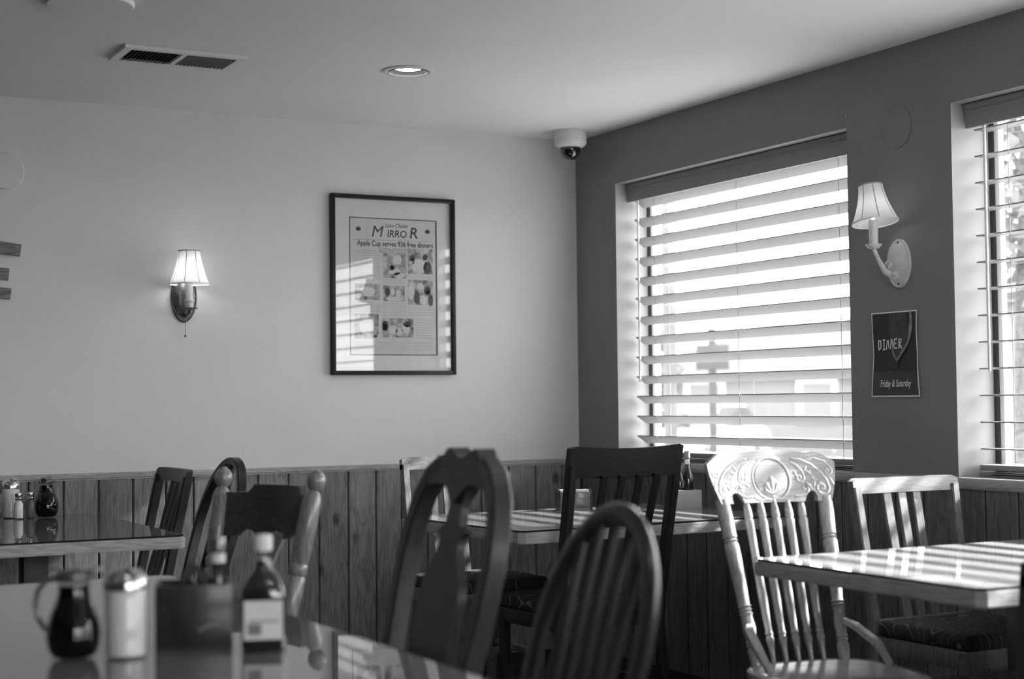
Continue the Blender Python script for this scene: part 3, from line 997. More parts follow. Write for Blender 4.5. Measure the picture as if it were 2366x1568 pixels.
slat_chair('low dark chair cut off by the right edge of the picture', (-1.08, -3.86, 0), PI, H=0.82, Wt=0.44, Wb=0.43, rec=0.03, wood_='mid', crest=0.06)

# ------------------------------------------------------------------ framed newspaper on the back wall
def framed_page():
    x0, x1, z0, z1 = -1.286, -0.671, 1.303, 2.118
    cx, cz = (x0 + x1) / 2, (z0 + z1) / 2
    t = thing('framed_newspaper', 'framed newspaper page headed MIRROR in a thin black frame', 'picture', (cx, 0, cz))
    hw, hh = (x1 - x0) / 2, (z1 - z0) / 2
    w = 0.019
    fr = G()
    def prof_bar(xa, xb, za, zb):
        fr.box(xa, xb, -0.030, -0.001, za, zb, 0.003)
    prof_bar(-hw, -hw + w, -hh, hh); prof_bar(hw - w, hw, -hh, hh)
    prof_bar(-hw + w - .001, hw - w + .001, hh - w, hh); prof_bar(-hw + w - .001, hw - w + .001, -hh, -hh + w)
    fr.obj('frame', M['blackframe'], t)
    G().box(-hw + w * .6, hw - w * .6, -0.010, -0.002, -hh + w * .6, hh - w * .6).obj('mat_board', M['mat'], t)
    G().box(-hw + w * .8, hw - w * .8, -0.0175, -0.0155, -hh + w * .8, hh - w * .8).obj('glazing', M['glass'], t)
    # page: pixel frame 806..1007 x 495..820 of the photograph
    px0, px1, pz0, pz1 = -0.215, 0.220, -0.318, 0.306
    page = G().box(px0, px1, -0.0112, -0.0100, pz0, pz1).obj('page', M['paper'], t)
    pw, ph = px1 - px0, pz1 - pz0
    Y = -0.0115
    def at(u, v):
        return (px0 + u * pw, pz0 + v * ph)
    def bar(name, u0, u1, v0, v1, mat, y=Y):
        xa, za = at(u0, v0); xb, zb = at(u1, v1)
        o = G().box(xa, xb, y - 0.0003, y, za, zb).obj(name, mat, page)
        return o
    bar('border_line', 0.0, 1.0, 0.994, 1.0, M['ink']); bar('border_line', 0.0, 1.0, 0.0, 0.006, M['ink'])
    bar('border_line', 0.0, 0.008, 0.006, 0.994, M['ink']); bar('border_line', 0.984, 1.0, 0.006, 0.994, M['ink'])
    def word(txt, u, v, size, mat, **k):
        me = text_mesh(txt, size, **k)
        me.materials.append(mat)
        o = link('lettering', me, page)
        x, z = at(u, v)
        o.location = (x, Y - 0.0004, z)
        o.rotation_euler = (PI / 2, 0, 0)
        return o
    word('M', 0.305, 0.897, 0.074, M['ink'], shear=0.22)
    word('IRRO', 0.535, 0.886, 0.047, M['ink'], shear=0.1, bold=0.0006, xs=0.92)
    word('R', 0.725, 0.896, 0.072, M['ink'], shear=0.15, bold=0.0006)
    word('Lake Chelan', 0.53, 0.948, 0.027, M['ink'], shear=0.35, xs=0.85)
    for u in (0.10, 0.89):
        x, z = at(u, 0.915)
        ap = G()
        for s in (-1, 1):
            ap.prism([(x + s * 0.004 + 0.0085 * math.cos(2 * PI * k / 14), z + 0.009 * math.sin(2 * PI * k / 14)) for k in range(14)], Y - 0.0004 - 0.0001 * s, Y, 'y')
        ap.prism([(x, z + 0.008), (x + 0.008, z + 0.018), (x + 0.001, z + 0.014)], Y - 0.0004, Y, 'y')
        ap.obj('apple_emblem', M['ink'], page)
    bar('rule', 0.04, 0.95, 0.838, 0.841, M['inkgrey'])
    word('Apple Cup serves 936 free dinners', 0.52, 0.812, 0.0335, M['ink'], bold=0.0006, xs=0.80)
    word('Chelan restaurant', 0.50, 0.777, 0.020, M['inkgrey'], bold=0.0002)
    word('feeds 936 people', 0.49, 0.757, 0.020, M['inkgrey'], bold=0.0002)
    def column(u0, u1, v0, v1, n):
        gt = G()
        for k in range(n):
            vv = lerp(v1, v0, (k + 0.5) / n)
            u = u0
            while u < u1 - 0.02:
                w_ = min(random.uniform(0.02, 0.06), u1 - u)
                xa, za = at(u, vv - 0.0018); xb, zb = at(u + w_, vv + 0.0018)
                gt.box(xa, xb, Y - 0.0002, Y, za, zb)
                u += w_ + 0.009
        o = gt.obj('text_column', M['inkpale'], page)
        o['kind'] = 'stuff'
    M['inkpale'] = plain('pale_ink', 0.42, 0.8, vary=0.1, scale=300)
    def photo(u0, u1, v0, v1, blobs):
        xa, za = at(u0, v0); xb, zb = at(u1, v1)
        ph_ = bar('news_photo', u0, u1, v0, v1, M['photo'])
        for (bu, bv, bw, bh, mt) in blobs:
            bx, bz = lerp(xa, xb, bu), lerp(za, zb, bv)
            n = 12
            G().prism([(bx + bw * (xb - xa) * math.cos(2 * PI * k / n), bz + bh * (zb - za) * math.sin(2 * PI * k / n)) for k in range(n)], Y - 0.0008, Y - 0.0003, 'y').obj('print_patch', mt, page)
    P, K, Q = M['paper'], M['ink'], M['inkgrey']
    photo(0.375, 0.64, 0.565, 0.745, [(.3, .5, .14, .2, Q), (.62, .75, .2, .2, P), (.5, .25, .25, .14, P), (.4, .42, .1, .1, K), (.7, .12, .26, .12, P)])
    photo(0.66, 0.95, 0.60, 0.785, [(.18, .62, .10, .14, K), (.18, .5, .09, .13, P), (.45, .3, .3, .3, P), (.78, .25, .17, .26, K), (.70, .68, .1, .13, K), (.72, .58, .08, .1, P)])
    photo(0.375, 0.62, 0.395, 0.51, [(.2, .6, .12, .3, K), (.45, .6, .1, .22, P), (.7, .5, .12, .25, P), (.5, .15, .4, .14, P)])
    photo(0.66, 0.95, 0.37, 0.555, [(.35, .3, .12, .26, K), (.12, .5, .14, .3, P), (.5, .75, .14, .14, P), (.78, .6, .14, .2, K), (.78, .54, .10, .14, P), (.62, .2, .16, .2, P), (.9, .2, .1, .24, K)])
    photo(0.06, 0.34, 0.40, 0.52, [(.5, .5, .3, .3, P), (.2, .3, .12, .2, Q)])
    photo(0.36, 0.72, 0.13, 0.27, [(.1, .6, .1, .28, K), (.1, .55, .07, .18, P), (.35, .4, .14, .24, P), (.55, .3, .12, .22, P), (.8, .7, .12, .16, K), (.75, .45, .14, .22, P)])
    photo(0.05, 0.32, 0.12, 0.30, [(.5, .5, .32, .34, P), (.16, .35, .06, .3, Q), (.85, .1, .1, .06, K)])
    column(0.05, 0.34, 0.55, 0.77, 12)
    column(0.375, 0.64, 0.525, 0.56, 2)
    column(0.375, 0.64, 0.285, 0.385, 6)
    column(0.66, 0.95, 0.56, 0.59, 2)
    column(0.66, 0.95, 0.29, 0.36, 4)
    column(0.05, 0.34, 0.31, 0.39, 5)
    column(0.74, 0.95, 0.12, 0.27, 8)
    column(0.05, 0.95, 0.03, 0.10, 4)
    return t
framed_page()

# ------------------------------------------------------------------ wall lamps (local: wall at y=0, room towards -y)
def shade(t, zb, zt, yc, tilt=None, rb=0.080, rt=0.047):
    n = 40
    m4 = Matrix.Translation((0, yc, (zb + zt) / 2)) @ (tilt or Matrix())
    def r(f):
        return rt + (rb - rt) * (1 - f) ** 1.7 + 0.004 * (1 - f)
    hz = (zt - zb) / 2
    gs = G()
    gs.lathe([(r(k / 14), -hz + 2 * hz * k / 14) for k in range(15)], n, m4, caps=False)
    sh = gs.obj('lamp_shade', M['shade'], t)
    for k in range(8):
        a = 2 * PI * (k + 0.3) / 8
        G().sweep([m4 @ Vector(((r(f / 8) + 0.0006) * math.cos(a), (r(f / 8) + 0.0006) * math.sin(a), -hz + 2 * hz * f / 8)) for f in range(9)], 0.0032, 0.0012, up=(math.cos(a), math.sin(a), 0.01), n=6).obj('shade_rib', M['rib'], sh)
    for f, rr in ((0, 0.0016), (1, 0.0016)):
        z = -hz + 2 * hz * f
        ring = [m4 @ Vector((r(f) * math.cos(2 * PI * k / n), r(f) * math.sin(2 * PI * k / n), z)) for k in range(n)]
        rs = []
        for k in range(n):
            a = 2 * PI * k / n
            out = m4.to_3x3() @ Vector((math.cos(a), math.sin(a), 0)); up = m4.to_3x3() @ Vector((0, 0, 1))
            rs.append([ring[k] + out * rr * math.cos(q * PI / 3) + up * rr * 1.8 * math.sin(q * PI / 3) for q in range(6)])
        G().rings(rs, closed=True).obj('shade_rim', M['rib'] if f else M['white'], sh)
    return m4

def oval_plate(t, a, b, mat, depth=0.014, n=40):
    gp = G()
    rs = []
    for f, d in ((1.0, 0.0), (1.0, 0.006), (0.96, 0.010), (0.90, 0.007), (0.84, 0.008), (0.6, depth), (0.3, depth + 0.003), (0.02, depth + 0.004)):
        rs.append([Vector((a * f * math.cos(2 * PI * k / n), -d, b * f * math.sin(2 * PI * k / n))) for k in range(n)])
    gp.rings(rs)
    return gp.obj('back_plate', mat, t)

def bronze_lamp():
    t = thing('wall_lamp', 'bronze candle wall lamp with lit white shade and pull chain', 'wall lamp', (-1.953, 0, 1.640), 0)
    B = M['bronze']
    oval_plate(t, 0.056, 0.112, B, 0.018)
    G().sweep([(0, -0.012, -0.075), (0, -0.045, -0.085), (0, -0.085, -0.075), (0, -0.09, -0.058)], 0.012, 0.012, up=(1, 0, 0), n=10).obj('arm', B, t)
    m4 = Matrix.Translation((0, -0.09, 0))
    G().lathe([(0.006, -0.066), (0.022, -0.062), (0.034, -0.057), (0.035, -0.054), (0.012, -0.054)], 20, m4).obj('drip_tray', B, t)
    G().lathe([(0.014, -0.054), (0.016, -0.030), (0.021, -0.026), (0.021, -0.022), (0.014, -0.022), (0.013, 0.06)], 18, m4).obj('candle_sleeve', M['cream'], t)
    G().lathe([(0.004, 0.06), (0.012, 0.075), (0.014, 0.090), (0.010, 0.108), (0.002, 0.122)], 14, m4).obj('bulb', M['bulb'], t)
    shade(t, 0.046, 0.186, -0.09)
    ch = G().sweep([(0.0, -0.03, -0.10), (-0.002, -0.032, -0.168)], 0.0022, 0.0022, up=(1, 0, 0), n=6).obj('pull_chain', B, t)
    G().lathe([(0.0005, -0.176), (0.004, -0.173), (0.0045, -0.169), (0.001, -0.165)], 10, Matrix.Translation((-0.002, -0.032, 0))).obj('chain_bead', M['black'], ch)
bronze_lamp()

def cream_lamp():
    t = thing('wall_lamp', 'cream candle wall lamp with oval plate above the DINNER poster', 'wall lamp', (0.0, -2.275, 1.655), -PI / 2)
    C = M['cream']
    pl_ = oval_plate(t, 0.060, 0.088, C, 0.016)
    for z in (0.074, -0.074):
        G().lathe([(0.0045, 0.0), (0.0045, 0.003), (0.001, 0.004)], 10, Matrix.Translation((0, -0.006, z)) @ Matrix.Rotation(PI / 2, 4, 'X')).obj('screw', M['black'], pl_)
    G().sweep([(0, -0.012, -0.040), (0, -0.035, -0.048), (0, -0.07, -0.030), (0, -0.10, 0.012), (0, -0.12, 0.048)], [0.030, 0.028, 0.022, 0.014, 0.014], [0.022, 0.022, 0.020, 0.014, 0.014], up=(1, 0, 0), n=12).obj('arm', C, t)
    for k in range(5):
        G().lathe([(0.001, -0.016), (0.007, -0.008), (0.008, 0.0), (0.005, 0.010), (0.001, 0.016)], 8, Matrix.Translation((0.013 * math.cos(k * 1.9), -0.045 - 0.004 * k, -0.040 + 0.010 * k)) @ Matrix.Rotation(0.5 * k - 1, 4, 'Y')).obj('leaf_ornament', C, t)
    m4 = Matrix.Translation((0, -0.12, 0))
    n = 24
    G().lathe([(0.008, 0.046), (0.020, 0.050), (0.029, 0.060), (0.030, 0.064), (0.012, 0.064)], n, m4).obj('drip_tray', C, t)
    G().lathe([(0.0165, 0.064), (0.0165, 0.150), (0.004, 0.152)], 18, m4).obj('candle_sleeve', C, t)
    G().lathe([(0.004, 0.152), (0.012, 0.168), (0.014, 0.182), (0.010, 0.200), (0.002, 0.212)], 14, m4).obj('bulb', M['bulb2'], t)
    shade(t, 0.140, 0.275, -0.12, Matrix.Rotation(-0.17, 4, 'Y'), 0.078, 0.043)
M['bulb2'] = emit('dim_bulb', 1, 6.0)
cream_lamp()

# ------------------------------------------------------------------ DINNER poster (local: wall at y=0, x to the right)
def poster():
    t = thing('menu_poster', 'black paper poster reading DINNER below the cream wall lamp', 'poster', (0.0, -2.2435, 1.3305), -PI / 2)
    hw, hh = 0.127, 0.1535
    def sheet(name, x0, x1, z0, z1, mat, off, parent, nx=10, nz=16):
        def fn(u, v, back=False):
            x, z = lerp(x0, x1, u), lerp(z0, z1, v)
            squeeze = 1 - 0.055 * math.sin(max(0, min(1, (z + hh) / (2 * hh))) * PI) - 0.06 * (z + hh) / (2 * hh)
            return Vector((x * squeeze, -off - 0.004 * abs(math.sin(z * 14)) - 0.001, z))
        return G().panel(nx, nz, fn, (0, 0.0003, 0)).obj(name, mat, parent)
    pp = sheet('paper', -hw, hw, -hh, hh, M['posterwhite'], 0.0010, t)
    sheet('print_field', -hw + .005, hw - .005, -hh + .09, hh - .005, M['poster'], 0.0014, pp)
    sheet('print_band', -hw + .005, hw - .005, -hh + .005, -hh + .09, M['posterlow'], 0.0014, pp)
    def stroke(name, pts, w, mat, off=0.0074):
        G().sweep([(x, -off, z) for x, z in pts], w, 0.0004, up=(0, -1, 0)).obj(name, mat, pp)
    # wine glass
    def px(x, y):   # from the enlarged crop of the photograph to local metres
        return ((x - 605) / 720 * 0.254, -(y - 770) / 1290 * 0.307)
    fill = [px(*q) for q in ((535, 160), (800, 160), (830, 350), (820, 520), (770, 650), (690, 790), (640, 870), (600, 800), (570, 700), (545, 450))]
    G().prism(fill, -0.0071, -0.0067, 'y').obj('wine_glass_bowl', M['posterfill'], pp)
    stroke('wine_glass_rim_line', [px(*q) for q in ((850, 140), (858, 260), (850, 400), (830, 540), (790, 640), (720, 750), (670, 830), (640, 870))], [0.010, 0.014, 0.016, 0.012, 0.010, 0.009, 0.010, 0.008], M['posterglass'], 0.0074)
    stroke('wine_glass_edge', [px(*q) for q in ((580, 700), (600, 790), (640, 870))], 0.008, M['posterglass'], 0.0074)
    stroke('wine_glass_stem', [px(*q) for q in ((650, 860), (660, 940))], 0.006, M['posterfill'], 0.0074)
    # DINNER, drawn stroke by stroke
    let = {
        'D': [[(375, 550), (378, 700)], [(375, 550), (410, 560), (412, 660), (378, 700)]],
        'I': [[(440, 550), (475, 548)], [(458, 550), (458, 695)], [(435, 698), (480, 694)]],
        'N': [[(492, 695), (505, 555), (530, 690), (520, 550)]],
        'N ': [[(550, 690), (562, 545), (590, 695), (575, 540)]],
        'E': [[(650, 540), (620, 545), (605, 610), (640, 612)], [(605, 612), (612, 680), (650, 682)]],
        'R': [[(680, 690), (682, 540), (712, 550), (705, 600), (684, 615), (722, 690)]],
    }
    for k, ss in let.items():
        lt = G()
        for s in ss:
            lt.sweep([(px(*q)[0], -0.0078, px(*q)[1]) for q in s], 0.0052, 0.0004, up=(0, -1, 0))
        lt.obj('letter', M['posterwhite'], pp)
    def word(txt, x, y, size, mat, **k):
        me = text_mesh(txt, size, **k); me.materials.append(mat)
        o = link('lettering', me, pp)
        X, Z = px(x, y)
        o.location = (X, -0.0078, Z); o.rotation_euler = (PI / 2, 0, 0)
    word('Friday & Saturday', 615, 1215, 0.036, M['posterwhite'], shear=0.25, xs=0.62, bold=0.0004)
    for y, w in ((945, 70), (970, 80), (995, 110), (1030, 240), (1055, 240), (1085, 190)):
        xa, z = px(625 - w / 2, y); xb, _ = px(625 + w / 2, y)
        G().box(xa, xb, -0.0076, -0.0072, z - 0.0018, z + 0.0018).obj('text_line', M['posterfill'], pp)
poster()

# ------------------------------------------------------------------ round cover plates, plaque, ceiling fittings
def cover(label, loc, rot, r, mat, th=0.006, name='cover_plate', cat='cover plate'):
    o = G().lathe([(r, 0.0), (r, th * .6), (r - 0.004, th), (r * 0.6, th * 1.1), (0.001, th * 1.15)], 48).obj(name, mat)
    o.location = loc; o.rotation_euler = rot
    return tag(o, label, cat)
cover('round cover plate painted like the dark wall above the cream lamp', (0, -2.273, 2.147), (0, -PI / 2, 0), 0.076, M['wallR'], 0.005)
cover('round cover plate on the pale wall at the left edge', (-2.692, 0, 2.133), (PI / 2, 0, 0), 0.075, M['wall'], 0.012)
cover('round white cover disc on the ceiling in the top left corner', (-2.735, -1.655, CE), (PI, 0, 0), 0.135, M['ceil'], 0.014, name='ceiling_disc', cat='cover plate')

pl = thing('board_plaque', 'weathered wooden boards of a wall plaque at the left edge', 'wall decoration', (-2.95, 0, 1.72))
for (xr, z, a, hgt, ln) in ((0.316, 0.090, -0.13, 0.050, 0.60), (0.270, -0.009, -0.08, 0.050, 0.50), (0.278, -0.088, -0.11, 0.045, 0.54)):
    m4 = Matrix.Translation((xr, 0, z)) @ Matrix.Rotation(-a, 4, 'Y')
    G().box(-ln, 0, -0.028, -0.012, -hgt / 2, hgt / 2, 0.003, mat=m4).obj('board', M['weathered'], pl)
for x in (-0.12, 0.1):
    G().box(x - 0.02, x + 0.02, -0.0125, -0.001, -0.13, 0.17).obj('batten', M['weathered'], pl)

def vent():
    x0, x1, y0, y1 = -2.492, -2.045, -1.135, -0.892
    t = thing('ceiling_vent', 'white rectangular ceiling air vent with two louvred halves', 'vent', ((x0 + x1) / 2, (y0 + y1) / 2, CE))
    hx, hy = (x1 - x0) / 2, (y1 - y0) / 2
    b = 0.030
    th = 0.013
    fr = G()
    for (a, c, d, e) in ((-hx, hx, -hy, -hy + b), (-hx, hx, hy - b, hy), (-hx, -hx + b, -hy + b, hy - b), (hx - b, hx, -hy + b, hy - b), (-0.008, 0.008, -hy + b, hy - b)):
        fr.box(a, c, d, e, -th, -0.0005)
    fr.obj('frame', M['white'], t)
    G().box(-hx + b, hx - b, -hy + b, hy - b, -0.0025, -0.0008).obj('cavity', M['ventdark'], t)
    for side in (-1, 1):
        me = None
        n = 13
        w = hx - b - 0.008
        for k in range(n):
            xc = side * (0.008 + w * (k + 0.5) / n)
            m4 = Matrix.Rotation(side * 0.75, 4, 'Y')
            if me is None:
                gm = G().box(-0.0062, 0.0062, -hy + b, hy - b, -0.0006, 0.0006, mat=m4)
                me = gm.mesh('louvre'); me.materials.append(M['ventslat'])
            o = link('louvre', me, t)
            o.location = (xc, 0, -0.0085)
vent()

def downlight(label, x, y, group='ceiling downlights', recess=False):
    t = thing('downlight', label, 'ceiling light', (x, y, CE), 0, group)
    G().lathe([(0.098, -0.0005), (0.098, -0.004), (0.092, -0.006), (0.080, -0.006), (0.0758, -0.003), (0.0758, -0.0005)], 48, caps=False).obj('trim_ring', M['white'], t)
    d = 0.013 if recess else -0.004
    if recess:
        G().lathe([(0.0755, -0.0025), (0.0745, -0.0025), (0.066, d), (0.0005, d + 0.001)], 40, caps=False).obj('baffle', M['baffle'], t)
        G().lathe([(0.0772, -0.0066), (0.0745, -0.0070), (0.0745, -0.002)], 40, caps=False).obj('inner_ring', M['ventdark'], t)
    G().lathe([(0.054, d - 0.0015), (0.050, d - 0.005), (0.03, d - 0.008), (0.001, d - 0.009)], 36).obj('lamp', M['lamp'], t)
    return t
M['baffle'] = plain('downlight_baffle', 0.022, 0.7, spec=0.1, vary=0.05)
downlight('lit recessed downlight in the ceiling left of the security camera', DLX, DLY, recess=True)
for lb, x, y in (('added lit recessed downlight above the foreground table', -3.2, -4.55), ('added lit recessed downlight over the window table', -1.4, -3.6), ('added lit recessed downlight left of the air vent', -4.6, -1.2),
                 ('added lit recessed downlight behind the camera', -3.3, -7.2), ('added lit recessed downlight near the windows behind the camera', -1.4, -6.4), ('added lit recessed downlight in the far left of the room', -5.6, -4.8)):
    downlight(lb, x, y)  # unseen downlights added to fill the room with light

def dome_camera():
    t = thing('security_camera', 'white dome security camera on the ceiling in the corner', 'camera', (-0.175, -0.250, CE))
    G().lathe([(0.074, 0.0), (0.0765, -0.004), (0.0765, -0.055), (0.073, -0.066), (0.056, -0.080), (0.050, -0.080)], 40).obj('housing', M['plastic'], t)
    G().lathe([(0.0495, -0.078)] + [(0.0495 * math.cos(a), -0.088 - 0.050 * math.sin(a)) for a in [i * PI / 2 / 10 for i in range(11)]], 36).obj('smoked_dome', M['domeblack'], t)
    for a in (3.6, 4.6, 5.4):
        G().lathe([(0.0025, 0), (0.0025, 0.002), (0.0005, 0.0025)], 8, Matrix.Translation((0.0762 * math.cos(a), 0.0762 * math.sin(a), -0.045)) @ Vector((math.cos(a), math.sin(a), 0)).to_track_quat('Z', 'Y').to_matrix().to_4x4()).obj('screw', M['ventslat'], t)
dome_camera()

nl = G()
nl.lathe([(0.004, 0), (0.004, 0.006), (0.001, 0.008)], 10)
o = nl.obj('wall_nail', M['chrome'])
o.location = (0, -2.007, 2.231); o.rotation_euler = (0, -PI / 2, 0)
tag(o, 'small shiny nail in the dark wall above the window corner', 'nail')

# ------------------------------------------------------------------ table ware
def syrup_jug(label, loc, rotz):
    t = thing('syrup_jug', label, 'jug', loc, rotz, 'glass syrup jugs')
    out = [(0.030, 0.0), (0.036, 0.003), (0.044, 0.018), (0.0475, 0.038), (0.0465, 0.055), (0.040, 0.078), (0.032, 0.097), (0.0275, 0.112), (0.0265, 0.125), (0.0285, 0.136)]
    inn = [(0.028, 0.003), (0.035, 0.006), (0.042, 0.019), (0.0455, 0.038), (0.0445, 0.055), (0.038, 0.078), (0.030, 0.096), (0.0262, 0.110), (0.0252, 0.128), (0.001, 0.128)]
    G().lathe(inn, 32).obj('syrup', M['syrup'], t)
    G().lathe(out, 32, caps=False).obj('glass_body', M['jar'], t)
    lid = G().lathe([(0.029, 0.134), (0.031, 0.140), (0.031, 0.146), (0.026, 0.151), (0.012, 0.155), (0.001, 0.156)], 28).obj('lid', M['dullmetal'], t)
    G().sweep([(0.010, 0, 0.148), (0.034, 0, 0.150), (0.048, 0, 0.156)], [0.026, 0.026, 0.016], [0.010, 0.009, 0.004], up=(0, 0, 1)).obj('spout', M['dullmetal'], lid)
    G().sweep([(-0.022, 0, 0.154), (-0.036, 0, 0.158), (-0.046, 0, 0.156)], [0.016, 0.020, 0.016], 0.004, up=(0, 0, 1)).obj('thumb_lever', M['dullmetal'], lid)
    G().sweep([(-0.030, 0, 0.140), (-0.048, 0, 0.136), (-0.062, 0, 0.118), (-0.066, 0, 0.095), (-0.062, 0, 0.072), (-0.052, 0, 0.055), (-0.0445, 0, 0.048)], 0.010, 0.006, up=(0, 1, 0), n=10).obj('handle', M['jar2'], t)
    return t
M['jar2'] = plain('handle_glass', 0.10, 0.1, coat=1.0)

def sugar_jar(label, loc):
    t = thing('sugar_dispenser', label, 'jar', loc, 0.4, 'glass sugar dispensers')
    G().lathe([(0.033, 0.004), (0.0345, 0.008), (0.0345, 0.116), (0.001, 0.119)], 32).obj('sugar', M['sugar'], t)
    G().lathe([(0.033, 0.0), (0.0365, 0.003), (0.0365, 0.118), (0.034, 0.124)], 32, caps=False).obj('glass_body', M['jar'], t)
    lid = G().lathe([(0.0380, 0.118), (0.0380, 0.132), (0.033, 0.144), (0.018, 0.152), (0.001, 0.154)], 32).obj('lid', M['chrome'], t)
    G().box(-0.012, 0.012, -0.030, -0.006, 0.148, 0.154, 0.002).obj('pour_flap', M['dullmetal'], lid)
    return t

def shaker(label, loc, content):
    t = thing('shaker', label, 'shaker', loc, 0.3, 'salt and pepper shakers')
    n = 8
    G().lathe([(0.0165, 0.004), (0.0175, 0.008), (0.0175, 0.058), (0.010, 0.072), (0.001, 0.073)], n).obj('contents', M[content], t)
    G().lathe([(0.0175, 0.0), (0.020, 0.003), (0.020, 0.060), (0.012, 0.078)], n, caps=False).obj('glass_body', M['jar'], t)
    G().lathe([(0.0135, 0.076), (0.015, 0.080), (0.0125, 0.085), (0.015, 0.092), (0.014, 0.100), (0.006, 0.104), (0.001, 0.104)], 20).obj('lid', M['chrome'], t)
    return t

def rsq(hx, hy, z, ex=0.35, n=32):
    r = []
    for k in range(n):
        a = 2 * PI * k / n
        c, s_ = math.cos(a), math.sin(a)
        r.append(Vector((math.copysign(abs(c) ** ex, c) * hx, math.copysign(abs(s_) ** ex, s_) * hy, z)))
    return r

def sauce_bottle(label, loc, rotz):
    t = thing('sauce_bottle', label, 'bottle', loc, rotz)
    sec = [(0.036, 0.026, 0.0, .35), (0.040, 0.029, 0.004, .35), (0.040, 0.029, 0.094, .35), (0.039, 0.028, 0.106, .4), (0.030, 0.023, 0.128, .7), (0.0155, 0.0155, 0.146, 1), (0.0135, 0.0135, 0.160, 1), (0.0130, 0.0130, 0.182, 1)]
    G().rings([rsq(a * .95, b * .95, z + .001, e) for a, b, z, e in sec[:-1]]).obj('sauce', M['sauce'], t)
    G().rings([rsq(a, b, z, e) for a, b, z, e in sec], caps=False).obj('glass_body', M['jar'], t)
    G().lathe([(0.0155, 0.176), (0.0165, 0.180), (0.0165, 0.200), (0.0150, 0.204), (0.001, 0.205)], 24).obj('cap', M['label'], t)
    lb = G().box(-0.034, 0.034, -0.0302, -0.0292, 0.022, 0.090).obj('label_paper', M['label'], t)
    G().box(-0.028, -0.004, -0.0308, -0.0302, 0.030, 0.050).obj('label_block', M['labelgrey'], lb)
    G().box(-0.026, 0.026, -0.0308, -0.0302, 0.053, 0.056).obj('label_rule', M['labelgrey'], lb)
    return t

def round_bottle(label, loc, h, r, capm, group='bottles in the caddies', lab=None, nk=0.40):
    t = thing('condiment_bottle', label, 'bottle', loc, 0, group)
    f = h / 0.2
    G().lathe([(r * .9, 0.0), (r, 0.004 * f), (r, 0.095 * f), (r * .85, 0.115 * f), (r * (nk + .05), 0.14 * f), (r * nk, 0.175 * f), (r * nk, 0.178 * f)], 22).obj('bottle_body', M['sauce'], t)
    G().lathe([(r * (nk + .08), 0.174 * f), (r * (nk + .10), 0.178 * f), (r * (nk + .10), 0.196 * f), (r * (nk + .04), 0.2 * f), (0.001, 0.2 * f)], 18).obj('cap', capm, t)
    G().lathe([(r * (nk + .06), 0.152 * f), (r * (nk + .06), 0.170 * f)], 18, caps=False).obj('neck_band', M['label'], t)
    if lab:
        G().lathe([(r * 1.01, 0.03 * f), (r * 1.01, 0.085 * f)], 22, caps=False).obj('label_paper', lab, t)
    return t

def caddy(label, loc, rotz, w=0.135, d=0.11, h=0.118, mat='mid', handle=True):
    t = thing('table_caddy', label, 'caddy', loc, rotz, 'table caddies')
    m = M[mat]
    th = 0.007
    G().box(-w / 2, w / 2, -d / 2, d / 2, 0.0, th).obj('base', m, t)
    f = G().box(-w / 2, w / 2, -d / 2, -d / 2 + th, th, h, 0.0015).obj('front_panel', m, t)
    G().box(-w / 2, w / 2, d / 2 - th, d / 2, th, h, 0.0015).obj('rear_panel', m, t)
    for s in (-1, 1):
        xa = s * (w / 2 - th / 2)
        G().box(xa - th / 2, xa + th / 2, -d / 2 + th, d / 2 - th, th, h, 0.0015).obj('side_panel', m, t)
    if handle:
        G().box(-th / 2, th / 2, -d / 2 + th, d / 2 - th, th, h + 0.004, 0.0015).obj('divider', m, t)
        G().sweep([(-0.022, 0, h - 0.002), (-0.014, 0, h + 0.012), (-0.005, 0, h + 0.026), (0.005, 0, h + 0.026), (0.014, 0, h + 0.012), (0.022, 0, h - 0.002)], 0.014, 0.006, up=(0, 1, 0)).obj('strap_handle', M['black'], t)
        G().sweep([(0.008 + 0.054 * k / 10, -d / 2 - 0.0012, 0.036 + 0.013 * math.sin(k / 10 * PI)) for k in range(11)], 0.006, 0.0012, up=(0, -1, 0)).obj('arch_motif', M['oak_x'], f)
        G().box(0.0, 0.003, -d / 2 - 0.003, -d / 2, 0.006, h - 0.006).obj('front_batten', m, f)
    return t

TB = TZ + 0.0005
VD = math.atan2(-0.472, 0.8817)       # picture-plane direction seen from the camera
syrup_jug('dark syrup jug with handle on the foreground table', (-3.262, -3.785, TB), VD)
sugar_jar('glass sugar dispenser full of white sugar on the foreground table', (-3.178, -3.812, TB))
caddy('dark wooden caddy with strap handle on the foreground table', (-3.045, -3.775, TB), VD + 0.20)
sauce_bottle('square sauce bottle with pale label at the right end of the foreground table ware', (-2.945, -3.865, TB), VD + 0.18)
round_bottle('small capped bottle standing in the foreground caddy', (-3.0033, -3.7874, TB + 0.0075), 0.190, 0.0160, M['dullmetal'], nk=0.74)

syrup_jug('dark syrup jug on the table by the plank wall', (-2.556, -0.150, TB), math.radians(242))
sugar_jar('sugar dispenser behind the salt shaker on the table by the plank wall', (-2.685, -0.095, TB))
shaker('white filled salt shaker on the table by the plank wall', (-2.672, -0.190, TB), 'sugar')
shaker('grey filled pepper shaker beside the syrup jug by the plank wall', (-2.622, -0.165, TB), 'pepper')
caddy('dark wooden caddy at the left edge on the table by the plank wall', (-2.805, -0.150, TB), 0.05, w=0.14, h=0.105)
round_bottle('dark bottle standing in the caddy at the left edge', (-2.7655, -0.150, TB + 0.0075), 0.135, 0.0200, M['black'])

